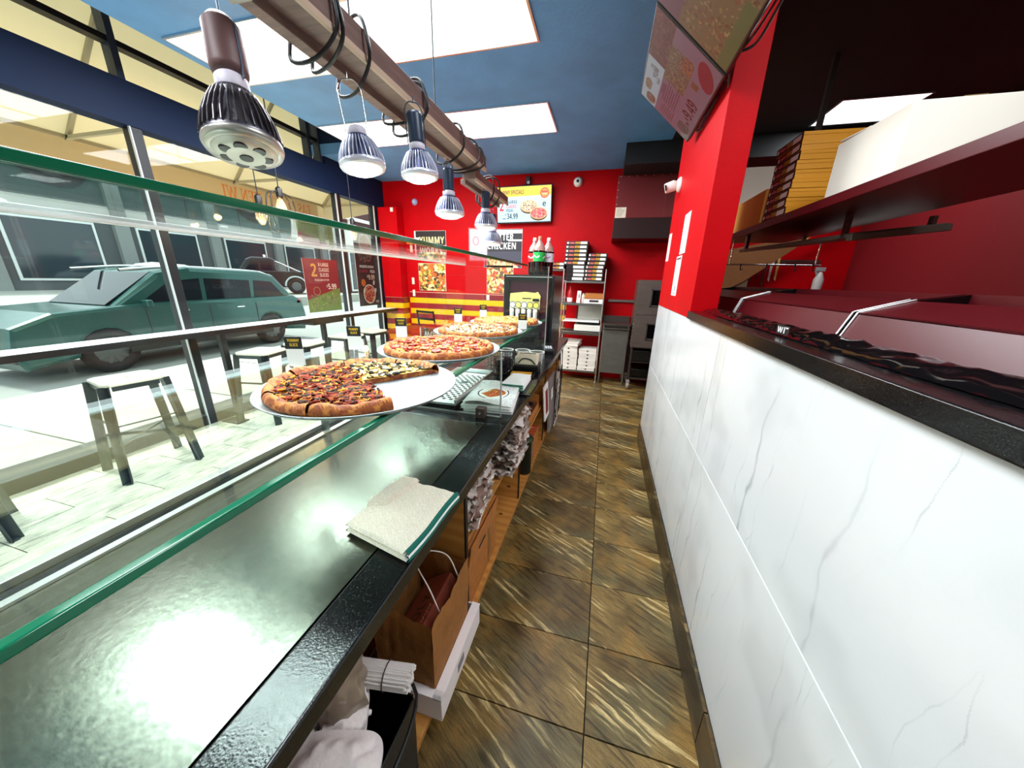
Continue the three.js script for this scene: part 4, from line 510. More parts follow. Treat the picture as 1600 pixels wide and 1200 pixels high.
{ // steel prep table and rail between shelving and warming cabinet
  const t = thing('prep_table', 'low stainless steel table beside the shelving unit', 'table', [0.2, 0, -5.15]);
  obj('top', [bb(-0.19, 0.19, 0.87, 0.9, -0.17, 0.2, 0.004), bb(-0.19, 0.19, 0.9, 0.98, -0.19, -0.175)], steelDark, t); obj('front_panel', [bb(-0.17, 0.17, 0.17, 0.8, 0.15, 0.165, 0.003)], std(0x8e8c88, 0.4, 0.4, { map: brushedT.map }), t); obj('rail', [rod([-0.18, 0.83, 0.2], [0.18, 0.83, 0.2], 0.012), bb(-0.17, 0.17, 0.8, 0.868, 0.1, 0.15)], steelDark, t); for (const x of [-0.17, 0.17]) for (const z of [-0.15, 0.15]) obj('leg', [cyl(0.016, 0.016, 0.87, x, 0.435, z, 12)], steel, t);
  const r = thing('wall_rail', 'short steel rail fixed to the red wall above the low table', 'rail', [0.24, 1.2, -5.33]); obj('rail', [box(0.38, 0.035, 0.02, 0, 0, 0.015, 0.004)], steel, r); obj('bracket', [box(0.02, 0.05, 0.03, -0.15, 0, 0, 0.002), box(0.02, 0.05, 0.03, 0.15, 0, 0, 0.002)], steelDark, r);
}
{ // warming cabinet on castors
  const t = thing('warming_cabinet', 'tall dark steel warming cabinet with two windowed doors on castors', 'warming cabinet', [0.72, 0, -5.05]);
  const m = std(0x8a7a74, 0.36, 0.35, { map: brushedT.map });
  obj('cabinet', [bb(-0.31, 0.31, 0.6, 1.5, -0.28, 0.22, 0.004)], m, t);
  for (const [y0, y1, n] of [[1.06, 1.495, 0], [0.62, 1.05, 1]]) {
    const dr = obj('door', [extr([[-0.305, y0], [0.305, y0], [0.305, y1], [-0.305, y1]], 0.03, 0.003, [[[-0.13, y0 + 0.12], [0.2, y0 + 0.12], [0.2, y1 - 0.12], [-0.13, y1 - 0.12]]])].map((g) => g.translate(0, 0, 0.222)), m, t);
    obj('window', [bb(-0.13, 0.2, y0 + 0.12, y1 - 0.12, 0.235, 0.242)], blackGloss, dr); obj('window_frame', [bb(-0.145, 0.215, y1 - 0.12, y1 - 0.105, 0.25, 0.262), bb(-0.145, 0.215, y0 + 0.105, y0 + 0.12, 0.25, 0.262), bb(-0.145, -0.13, y0 + 0.105, y1 - 0.105, 0.25, 0.262)], steel, dr);
    obj('hinge', Array.from({ length: 9 }, (_, i) => box(0.016, 0.03, 0.02, -0.312, y0 + 0.04 + i * 0.045, 0.24, 0.003)), m, dr); obj('handle', [rod([0.25, y0 + 0.12, 0.28], [0.25, y1 - 0.12, 0.28], 0.01)], chrome, dr);
  }
  for (const x of [-0.29, 0.29]) for (const z of [-0.25, 0.2]) { const l = obj('leg', [bb(x - 0.014, x + 0.014, 0.13, 0.6, z - 0.014, z + 0.014, 0.002)], steelDark, t); obj('castor', [cyl(0.05, 0.05, 0.028, x - 0.03, 0.052, z, 24, 0, 0, 0).rotateX(0)].map(() => spin(new THREE.CylinderGeometry(0.05, 0.05, 0.028, 24), x, 0.052, z + 0.02, 0, 0, PI / 2)).concat([bb(x - 0.024, x + 0.024, 0.1, 0.135, z - 0.01, z + 0.05, 0.004), bb(x - 0.022, x - 0.018, 0.045, 0.11, z + 0.005, z + 0.035), bb(x + 0.018, x + 0.022, 0.045, 0.11, z + 0.005, z + 0.035)]), std(0xb8b2b0, 0.4, 0.5), l); }
  obj('lower_shelf', [bb(-0.29, 0.29, 0.15, 0.17, -0.25, 0.21), bb(-0.29, 0.29, 0.395, 0.405, -0.25, 0.21)], steelDark, t); obj('tray', [bb(-0.26, 0.26, 0.41, 0.56, -0.2, 0.19, 0.01)], std(0x3a3836, 0.3, 0.8), t); obj('tray', [bb(-0.26, 0.26, 0.175, 0.3, -0.2, 0.18, 0.02)], blackGloss, t);
}
{ // extraction hood
  const t = thing('extractor_hood', 'dark reddish steel extractor hood on the back wall above the warming cabinet', 'hood', [0.42, 2.0, -5.05]);
  const m = std(0x7a2a2c, 0.34, 0.5); const pts = [[0, 0], [0.55, 0], [0.55, 0.23], [0.42, 0.245], [0.42, 0.7], [0, 0.7]];
  obj('canopy', [bb(-0.41, 0.41, 0.24, 0.72, -0.29, 0.2, 0.003)], m, t); obj('lip', [bb(-0.415, 0.415, 0, 0.238, -0.29, 0.215, 0.003)], std(0x2a1010, 0.4, 0.4), t); obj('seam', [bb(0.17, 0.18, 0.25, 0.72, 0.2, 0.204), bb(0.2, 0.205, 0.25, 0.72, 0.2, 0.204)], std(0x7a3a38, 0.3, 0.8), t); obj('rivet', Array.from({ length: 9 }, (_, i) => cyl(0.005, 0.005, 0.004, -0.38 + i * 0.095, 0.705, 0.202, 8, PI / 2)).concat(Array.from({ length: 5 }, (_, i) => cyl(0.005, 0.005, 0.004, -0.4, 0.32 + i * 0.08, 0.202, 8, PI / 2))), alu, t);
  printed('rating_label', 0.13, 0.12, canvas(128, 118, (g) => { g.fillStyle = '#e8dcc8'; g.fillRect(0, 0, 128, 118); g.fillStyle = '#8a7a68'; for (let i = 0; i < 6; i++) g.fillRect(12, 16 + i * 16, 60 + (i * 37) % 44, 5); }), t, [-0.34, 0.305, 0.2015]);
}
// television with the specials, posters
const toppings = (g, x, y, rx, ry, n, cols) => { for (let i = 0; i < n; i++) { const a = rnd() * 7, r = Math.sqrt(rnd()); g.fillStyle = cols[i % cols.length]; g.beginPath(); g.ellipse(x + Math.cos(a) * r * rx, y + Math.sin(a) * r * ry, rr(0.04, 0.12) * rx, rr(0.04, 0.12) * ry, rnd() * 3, 0, 7); g.fill(); } };
const specialsT = canvas(1024, 576, (g) => {
  seed = 91; g.fillStyle = '#bfe3f4'; g.fillRect(0, 0, 1024, 576); g.fillStyle = '#f7c51c'; g.fillRect(0, 0, 1024, 150); g.fillStyle = '#ffe68a'; g.beginPath(); g.moveTo(0, 150); g.lineTo(0, 172); g.lineTo(820, 150); g.fill();
  words(g, 'YUMMY SPECIALS', 40, 118, 92, '#18110a', { squeeze: 0.62 });
  g.fillStyle = '#b8361c'; g.beginPath(); g.arc(905, 118, 84, 0, 7); g.fill(); g.fillStyle = '#e88a3a'; g.beginPath(); g.arc(905, 118, 68, 0, 7); g.fill(); g.fillStyle = '#b8361c'; g.fillRect(848, 84, 112, 26); g.fillStyle = '#f4d2a0'; g.fillRect(862, 126, 88, 16);
  words(g, '2', 40, 385, 230, '#d4182a', { squeeze: 0.7 }); words(g, 'X-LARGE', 172, 266, 74, '#222', { squeeze: 0.72 }); words(g, 'CLASSIC', 172, 338, 74, '#d4182a', { squeeze: 0.72 }); words(g, 'PIZZAS', 172, 402, 64, '#222', { squeeze: 0.66 });
  words(g, '$', 150, 470, 54, '#111', { squeeze: 0.7 }); words(g, '34.99', 186, 520, 124, '#111', { squeeze: 0.7 }); g.fillStyle = '#222'; g.fillRect(96, 510, 70, 12);
  for (const [x, y, a, b] of [[610, 320, '#f0dcb0', ['#5a2a3a', '#e8d8a0', '#c86a6a', '#7a4a7a']], [800, 440, '#e86a70', ['#a82030', '#f09090', '#f4d0a0', '#c83844']]]) { g.fillStyle = '#5a2c18'; g.beginPath(); g.ellipse(x, y + 20, 162, 104, 0, 0, 7); g.fill(); g.fillStyle = '#e0b878'; g.beginPath(); g.ellipse(x, y, 162, 98, 0, 0, 7); g.fill(); g.fillStyle = a; g.beginPath(); g.ellipse(x, y, 144, 84, 0, 0, 7); g.fill(); toppings(g, x, y, 140, 80, 90, b); }
  words(g, 'e', 862, 330, 130, '#16161a'); 
});
const screen = (t, k) => new THREE.MeshStandardMaterial({ color: 0x050505, roughness: 0.25, emissive: 0xffffff, emissiveMap: t, emissiveIntensity: k });
{
  const t = thing('television', 'wall television showing pizza specials on the red back wall', 'television', [-1.28, 2.51, -5.25]); t.rotation.set(0.1, 0, 0.012);
  obj('casing', [box(0.83, 0.49, 0.04, 0, 0, 0, 0.008)], black, t); const s = obj('screen', [sheet(0.8, 0.455)], screen(specialsT, 1.5), t, true); s.position.set(0, 0.002, 0.0212); obj('bracket', [box(0.2, 0.2, 0.06, 0, 0, -0.05)], black, t);
  const c = thing('camera_bracket', 'small black device with a lead above the television', 'device', [-1.24, 2.83, -5.31]); obj('body', [box(0.07, 0.1, 0.05, 0, 0, 0, 0.01)], black, c); obj('lens', [cyl(0.02, 0.02, 0.02, 0.01, -0.03, 0.03, 16, PI / 2)], std(0x9aa0a4, 0.3, 0.6), c); obj('lead', [tube([[-0.03, -0.04, 0.01], [-0.1, -0.07, 0.02], [-0.17, -0.13, 0.02], [-0.2, -0.16, 0.02]], 0.005, 16, 6)], black, c);
  const d = thing('dome_camera', 'small white dome security camera high on the red back wall', 'security camera', [-0.53, 2.79, -5.34]); obj('housing', [spin(lathe([[0, 0.05], [0.03, 0.048], [0.052, 0.03], [0.055, 0], [0.062, -0.004], [0.062, -0.012]], 28), 0, 0, 0.015, PI / 2)], plasticWhite, d); obj('lens', [spin(lathe([[0, 0.03], [0.018, 0.026], [0.028, 0.012], [0.03, 0]], 24), 0, 0, 0.04, PI / 2)], blackGloss, d);
  const poster = (name, label, cat, x, y, w, h, cv, dz = 0) => { const o = thing(name, label, cat, [x, y, ZB + 0.012 + dz]); obj('board', [box(w, h, 0.008, 0, 0, 0.004 - 0.006)], white, o); printed('print', w - 0.006, h - 0.006, cv, o, [0, 0, 0.0035]); return o; };
  poster('poster', 'black poster with the words yummy works in cream', 'poster', -2.87, 1.98, 0.57, 0.42, canvas(512, 384, (g) => { g.fillStyle = '#17151c'; g.fillRect(0, 0, 512, 384); g.fillStyle = '#4a4a54'; g.fillRect(20, 200, 470, 20); g.fillStyle = '#dfe2e0'; g.fillRect(0, 0, 22, 384); g.fillRect(20, 90, 60, 40); g.fillRect(420, 200, 92, 36); g.fillRect(420, 300, 92, 40); words(g, 'YUMMY', 78, 176, 132, '#f3e0a4', { squeeze: 0.84 }); words(g, 'WORKS', 78, 330, 132, '#f3efe4', { squeeze: 0.82 }); }));
  poster('poster', 'dark poster with the words butter chicken and white bands', 'poster', -1.62, 1.92, 0.62, 0.56, canvas(512, 460, (g) => { g.fillStyle = '#1a1924'; g.fillRect(0, 0, 512, 460); g.fillStyle = '#f4f4f4'; g.fillRect(0, 8, 512, 40); g.fillRect(330, 120, 182, 22); words(g, 'BUTTER', 80, 130, 110, '#f4f4f2', { squeeze: 0.8 }); words(g, 'CHICKEN', 40, 236, 112, '#f4f4f2', { squeeze: 0.82 }); g.fillStyle = '#3a3a4c'; g.fillRect(0, 262, 512, 198); g.fillStyle = '#e8d8a8'; g.beginPath(); g.ellipse(280, 460, 190, 60, 0, 0, 7); g.fill(); }));
  const pz = (s, base, cols) => canvas(384, 352, (g) => { seed = s; g.fillStyle = base; g.fillRect(0, 0, 384, 352); toppings(g, 192, 176, 290, 270, 900, cols); });
  poster('pizza_picture', 'square close-up picture of a pizza, nearer the window', 'picture', -2.86, 1.47, 0.5, 0.44, pz(5, '#d89a3c', ['#e8b850', '#c8782c', '#3a2a1a', '#f0d8a0', '#7a3a1c', '#8a7a30', '#d0602a']));
  poster('pizza_picture', 'square close-up picture of a pizza, nearer the black cooler', 'picture', -1.66, 1.46, 0.44, 0.44, pz(8, '#e8b060', ['#f0d090', '#d0502a', '#b8402a', '#f4e0b0', '#6a4a24', '#e8a040']));
  const wallbits = [[-3.42, 2.48, 0.05, 0.06, 'small white thermostat near the top of the pilaster'], [-3.23, 1.4, 0.045, 0.11, 'white wall switch, upper of the two beside the pilaster'], [-3.22, 1.2, 0.045, 0.11, 'white wall switch, lower of the two beside the pilaster'], [-1.86, 1.17, 0.05, 0.08, 'white wall socket in the tiled dado']];
  wallbits.forEach(([x, y, w, h, l], i) => { const o = thing('wall_switch', l, 'wall switch', [x, y, ZB + (i === 0 ? 0.205 : i > 1 ? 0.02 : 0.006)]); obj('plate', [box(w, h, 0.01, 0, 0, 0, 0.003)], std(0xe2dccb, 0.5), o); obj('rocker', [box(w * 0.4, h * 0.5, 0.006, 0, 0, 0.007, 0.002)], white, o); });
  const pir = thing('wall_sensor', 'round white sensor high on the red wall by the window', 'sensor', [-3.12, 2.62, ZB + 0.002]); obj('ring', [spin(lathe([[0, 0.02], [0.03, 0.02], [0.045, 0.012], [0.05, 0]], 24), 0, 0, 0, PI / 2)], std(0x8a94c0, 0.4), pir); obj('face', [spin(cyl(0.026, 0.026, 0.004, 0, 0, 0, 20), 0, 0, 0.022, PI / 2)], std(0xb8c0e0, 0.3), pir);
}
// ---------------------------------------------------------------- hanging beam and heat lamps over the case
const beamWood = (() => { const t = tex(256, 256, 0.4, 0.4, (u, v) => { const a = fbm(u * 4, v * 64, 4, 64, 801, 3), b = fbm(u * 8, v * 8, 8, 8, 805, 3); const q = 0.82 + 0.25 * a + 0.1 * (b - 0.5); return [132 * q, 106 * q, 98 * q, a]; }); return std(0xffffff, 0.5, 0, { map: t.map, bumpMap: t.bump, bumpScale: 0.0008 }); })();
{
  const t = thing('hanging_beam', 'long brown timber beam hung on thin wires above the display case', 'beam');
  obj('board', [bb(-0.692, -0.6, 1.95, 2.004, -1.69, 1.2, 0.003), bb(-0.7, -0.632, 1.902, 1.94, -2.18, -1.64, 0.003), bb(-0.695, -0.63, 1.935, 1.956, -1.69, -1.64, 0.002)], beamWood, t);
  obj('edge_strip', [bb(-0.606, -0.597, 1.94, 1.954, -1.69, 1.2, 0.001), bb(-0.638, -0.629, 1.892, 1.906, -2.18, -1.64, 0.001)], std(0xcbb39c, 0.5), t);
  obj('batten', [bb(-0.704, -0.672, 1.93, 1.951, -1.69, -0.55, 0.002), bb(-0.71, -0.685, 1.884, 1.904, -2.18, -1.64, 0.002)], beamWood, t);
  obj('plate', [bb(-0.708, -0.66, 1.925, 1.93, -0.62, -0.45, 0.002)], steel, t);
  for (const z of [-0.86, -1.28, 0.4]) { obj('wire', [rod([-0.645, 2.0, z], [-0.645, CEIL, z], 0.0022, 6), cyl(0.005, 0.005, 0.03, -0.645, 2.02, z, 10)], std(0x2a3238, 0.4, 0.5), t); }
  rebase(t, -0.645, 1.93, -0.6);
  const loops = []; seed = 77; for (const z of [-0.5, -0.74, -0.8, -0.88, -1.07, -1.12, -1.42, -1.5, -1.56, -1.86, -1.9]) { const k = rr(0.006, 0.02), dz = rr(-0.06, 0.06), n = z < -1.7 ? 0.05 : 0, dy = z < -1.7 ? -0.056 : 0; loops.push(tube([[-0.712, 1.92 - k, z], [-0.65, 1.925 - k * 1.5, z + dz * 0.4], [-0.592 + n * -0.6, 1.94, z + dz], [-0.588 - n * 0.6, 1.985, z + dz * 1.2], [-0.61 - n * 0.4, 2.012 + k, z + dz], [-0.66, 2.014 + k, z + dz * 0.4], [-0.7, 2.01, z], [-0.714, 1.96, z - 0.01]].map(([a, b, c]) => [a, b + dy, c]), 0.0042, 40, 7, true)); }
  loops.push(tube([[-0.69, 2.012, 0.6], [-0.66, 2.01, 0], [-0.64, 2.012, -0.6], [-0.66, 2.01, -1.2], [-0.64, 2.011, -1.66]], 0.0045, 40, 7));
  tag(obj('power_cable', loops, black), 'black power cable wound in loops around the timber beam', 'cable');
  const body = [[0, 0.0], [0.05, -0.002], [0.0605, 0.004], [0.062, 0.012], [0.0585, 0.02], [0.048, 0.042], [0.037, 0.066], [0.03, 0.083], [0.03, 0.092], [0.031, 0.098], [0.0225, 0.1], [0.0215, 0.115], [0.0205, 0.128], [0, 0.129]];
  const finG = []; for (let i = 0; i < 34; i++) { const a = (i / 34) * PI * 2; const s = extr([[0.03, 0.088], [0.046, 0.06], [0.0575, 0.016], [0.064, 0.016], [0.0595, 0.042], [0.05, 0.068], [0.039, 0.09]], 0.0016); finG.push(s.translate(0, 0, -0.0005).rotateY(a)); }
  const finGeo = merged(finG); finGeo.userData.done = true; const bodyGeo = merged(lathe(body, 44)); bodyGeo.userData.done = true;
  const lampSilver = std(0xeceefa, 0.3, 0.55), names = ['unlit heat lamp with a dark perforated face, nearest the viewpoint', 'lit heat lamp on a wire yoke, second along the beam', 'lit heat lamp with a dark socket, third along the beam', 'lit heat lamp with a dark socket, fourth along the beam', 'lit heat lamp, fifth along the beam, left of the specials television', 'added heat lamp standing for a lamp reflection in the clear sign holder'];
  [[-0.678, -0.565, 1.678], [-0.614, -0.818, 1.715], [-0.572, -1.022, 1.745], [-0.647, -1.38, 1.705], [-0.64, -1.8, 1.718], [-0.706, -2.1, 1.668]].forEach(([x, z, y], i) => {  // last lamp is added in place of a reflection in the sign
    const t = thing('heat_lamp', names[i], 'heat lamp', [x, y, z], 0.4 * i, 'heat lamps over the pizza case');
    t.rotation.z = [0.2, 0.16, 0.1, 0.05, 0.08, 0.06][i]; t.rotation.x = [-0.16, -0.1, -0.08, -0.05, -0.04, -0.04][i];
    obj('reflector_body', bodyGeo, i ? std(0x464c76, 0.35, 0.5) : std(0x6e6a72, 0.3, 0.8), t); obj('cooling_fins', finGeo, i ? lampSilver : std(0x6a6468, 0.3, 0.8), t).userData.kind = 'stuff';
    obj('lens_ring', [lathe([[0.05, -0.003], [0.06, -0.001], [0.063, 0.006], [0.061, 0.014], [0.056, 0.012]], 44)], i ? lampSilver : std(0xb8b4ac, 0.35, 0.7), t);
    const face = obj('lens_face', [lathe([[0, -0.013], [0.02, -0.0125], [0.038, -0.01], [0.05, -0.004], [0.0535, 0.001]], 40)], i ? std(0xffffff, 0.4, 0, { emissive: 0xeef4ff, emissiveIntensity: 3.2, side: THREE.DoubleSide }) : std(0xc4c0b6, 0.4, 0.5, { side: THREE.DoubleSide }), t);
    const holes = [[0, 0]].concat(Array.from({ length: 7 }, (_, k) => [0.031 * Math.cos(k * 0.8976), 0.031 * Math.sin(k * 0.8976)]));
    obj('lens_cell', holes.map(([a, b]) => i ? spin(new THREE.TorusGeometry(0.0098, 0.0008, 5, 18), a, -0.0125 + Math.hypot(a, b) * 0.1, b, PI / 2) : cyl(0.0115, 0.0105, 0.003, a, -0.0128 + Math.hypot(a, b) * 0.1, b, 18)), i ? std(0x8e96b0, 0.4, 0.4) : std(0x141418, 0.4), t);
    obj('neck', [lathe([[0.0225, 0.1], [0.026, 0.104], [0.026, 0.122], [0.021, 0.128]], 24)], std(0xdcd6e4, 0.45), t);
    if (i !== 1 && i !== 0) obj('socket', [lathe([[0, 0.126], [0.024, 0.127], [0.0255, 0.132], [0.0255, 0.196], [0.022, 0.204], [0, 0.205]], 24)], phys(0x26384e, 0.35), t);
    if (i === 0) obj('socket', [lathe([[0, 0.126], [0.026, 0.127], [0.03, 0.14], [0.03, 0.21], [0.02, 0.225], [0, 0.226]], 24)], std(0x6b4a4a, 0.5), t);
    obj('wire_yoke', [tube([[-0.029, 0.118, 0], [-0.031, 0.17, 0], [-0.03, 0.205, 0], [-0.016, 0.224, 0], [0, 0.226, 0], [0.016, 0.224, 0], [0.03, 0.205, 0], [0.031, 0.17, 0], [0.029, 0.118, 0]], 0.0018, 48, 6), rod([0, 0.226, 0], [0.002, Math.max(0.24, 1.945 - y), 0], 0.002, 6)], i === 1 ? chrome : std(0x3c4a5c, 0.3, 0.7), t);
    if (i) for (const c of t.children) { if (c.name === 'wire_yoke') { c.scale.set(0.86, 1, 0.86); c.position.y = -0.035; } else if (c.name === 'socket') { c.scale.set(0.86, 1, 0.86); c.position.y = -0.038; } else { const k = i > 2 ? 0.93 : 0.86; c.scale.set(k, c.name.startsWith('lens') ? k : 0.7, k); } }
    if (i) { const s = new THREE.SpotLight(new THREE.Color(0.9, 0.94, 1), 0.6, 6, 1.0, 0.7, 2); s.position.set(x, y - 0.012, z); s.target.position.set(x, 0, z); s.castShadow = true; s.shadow.radius = 2; scene.add(s, s.target); }
  });
}
// ---------------------------------------------------------------- menu screens tilted over the pillar
{
  const blur = (g, x, y, w, h, base, cols, n, s) => { const s0 = seed; seed = s; g.save(); g.beginPath(); if (n < 200) g.ellipse(x + w / 2, y + h / 2, w * 0.56, h * 0.56, 0, 0, 7); else g.rect(x, y, w, h); g.clip(); g.fillStyle = base; g.fillRect(x, y, w, h); for (let i = 0; i < n; i++) { g.fillStyle = cols[i % cols.length]; g.globalAlpha = 0.6; g.beginPath(); g.ellipse(x + rnd() * w, y + rnd() * h, rr(3, 15), rr(2, 10), rnd() * 3, 0, 7); g.fill(); } g.restore(); seed = s0; };
  const m1 = canvas(896, 512, (g) => {
    g.fillStyle = '#987888'; g.fillRect(0, 0, 896, 512);
    g.fillStyle = '#c9dce4'; g.fillRect(0, 0, 500, 150); words(g, 'YUM', 332, 108, 58, '#2c3a34', { squeeze: 0.9 }); words(g, '3Y', 400, 66, 40, '#5a4a4a'); words(g, 'DUO', 300, 136, 30, '#2c3a34');
    blur(g, 20, 50, 110, 90, '#8a7a66', ['#b0a088', '#6a5240', '#a05a48'], 60, 3); blur(g, 150, 20, 120, 60, '#a08c70', ['#c0ac90', '#7a5e48'], 50, 4);
    blur(g, 430, 150, 330, 190, '#7e7058', ['#a0906a', '#5c4a38', '#8c6a5a', '#b8a888'], 300, 5); blur(g, 500, 0, 396, 150, '#6e4a48', ['#8c5a50', '#5a3a3a', '#a07868'], 260, 6);
    for (let i = 0; i < 7; i++) { g.fillStyle = '#4a1832'; g.fillRect(190, 190 + i * 20, 190 + ((i * 53) % 70), 5); g.fillRect(40, 200 + i * 20, 90 + ((i * 31) % 50), 5); }
    words(g, 'CHICKEN', 250, 186, 30, '#4a1830'); words(g, '$', 240, 452, 54, '#56061a'); words(g, '9.49', 276, 470, 130, '#56061a', { squeeze: 0.8 }); g.fillStyle = '#3a3038'; g.fillRect(200, 440, 26, 26);
    g.fillStyle = '#9a1a38'; g.beginPath(); g.ellipse(760, 430, 110, 60, -0.5, 0, 7); g.fill(); g.fillStyle = '#8a5a3a'; g.fillRect(590, 360, 56, 56); blur(g, 640, 250, 130, 90, '#a06a50', ['#b88050', '#7a4436'], 60, 8); g.fillStyle = '#9aa49c'; g.fillRect(0, 440, 90, 72); blur(g, 60, 380, 120, 110, '#6c6260', ['#4a4648', '#8a7a78'], 60, 9);
  });
  const m2 = canvas(896, 512, (g) => { g.fillStyle = '#7c5c68'; g.fillRect(0, 0, 896, 512); blur(g, 0, 150, 896, 362, '#8a7450', ['#a84a30', '#c0a060', '#6a4a30', '#d0b880', '#7a8030'], 700, 15); g.fillStyle = '#6a7a48'; g.fillRect(0, 440, 420, 72); });
  [[m1, -2.29, 'menu screen reading 9.49, tilted down from the pillar'], [m2, -1.545, 'menu screen of pizza pictures, tilted, nearest the viewpoint']].forEach(([m, z, l], i) => {
    const t = thing('menu_screen', l, 'menu screen', [0.24, 2.455, z]);
    const up = V(-0.32, 0.29, 0).normalize(), right = V(0, 0, 1), nrm = right.clone().cross(up);
    t.quaternion.setFromRotationMatrix(new THREE.Matrix4().makeBasis(right, up, nrm));
    obj('casing', [box(0.735, 0.43, 0.03, 0, 0, -0.018, 0.006), box(0.5, 0.24, 0.04, 0, -0.04, -0.05, 0.01)], black, t);
    const s = obj('screen', [sheet(0.715, 0.41)], screen(m, 0.3), t, true); s.material.roughness = 0.35; s.position.z = -0.0025;
    obj('mount', [box(0.08, 0.3, 0.02, 0, -0.02, -0.08), box(0.05, 0.05, 0.22, 0.0, -0.1, -0.17)], steelDark, t);
    obj('lead', [tube([[-0.28, -0.2, -0.03], [-0.2, -0.24, -0.05], [0, -0.23, -0.07], [0.2, -0.245, -0.05], [0.32, -0.21, -0.04]], 0.005, 30, 6), tube([[-0.3, -0.19, -0.03], [-0.22, -0.215, -0.02], [-0.1, -0.22, -0.05], [0.1, -0.215, -0.06]], 0.004, 24, 6), tube([[0.3, -0.21, -0.03], [0.2, -0.25, -0.1], [0.1, -0.23, -0.2]], 0.006, 24, 6)], i ? black : std(0x5a4c48, 0.3, 0.3), t);
  });
}
{ // notices and camera on the pillar's aisle side
  const notice = (l, y0, y1, z, w, dark) => { const t = thing('notice', l, 'notice', [XR - 0.0065, (y0 + y1) / 2, z], -PI / 2); obj('sheet', [box(w, y1 - y0, 0.003, 0, 0, 0)], whitePaper, t); printed('print', w - 0.006, y1 - y0 - 0.006, canvas(128, 256, (g) => { g.fillStyle = '#fafaf6'; g.fillRect(0, 0, 128, 256); g.fillStyle = '#22242a'; if (dark) { g.fillRect(8, 8, 112, 12); g.fillRect(40, 240, 60, 6); g.fillRect(70, 196, 22, 30); } for (let i = 0; i < 9; i++) g.fillRect(16, 50 + i * 18, 30 + ((i * 41) % 60), 3); }), t, [0, 0, 0.002]); return t; };
  notice('long white paper notice on the red pillar, upper of the pair', 1.645, 1.88, -2.47, 0.16, false); notice('white printed notice with dark headings on the red pillar, lower of the pair', 1.385, 1.635, -2.53, 0.16, true); notice('narrow white notice at the far edge of the red pillar', 1.63, 1.83, -3.03, 0.1, false);
  const c = thing('wall_camera', 'white bullet security camera on the red pillar, pointing down the aisle', 'security camera', [XR - 0.005, 2.15, -2.96]);
  obj('mount', [spin(lathe([[0, 0.026], [0.034, 0.024], [0.05, 0.01], [0.05, 0]], 24), 0, 0, 0, 0, 0, PI / 2)], std(0xf0d8d4, 0.4), c); obj('body', [spin(lathe([[0, 0.085], [0.028, 0.084], [0.034, 0.076], [0.036, 0.02], [0.026, 0], [0, -0.002]], 24), -0.02, 0.005, -0.01, 0.5, 0, 1.9)], plasticWhite, c); obj('lens', [spin(cyl(0.02, 0.02, 0.01, 0, 0, 0, 20), -0.02 - 0.078, 0.005 - 0.024, 0.008, 0.5, 0, 1.9)], blackGloss, c);
}
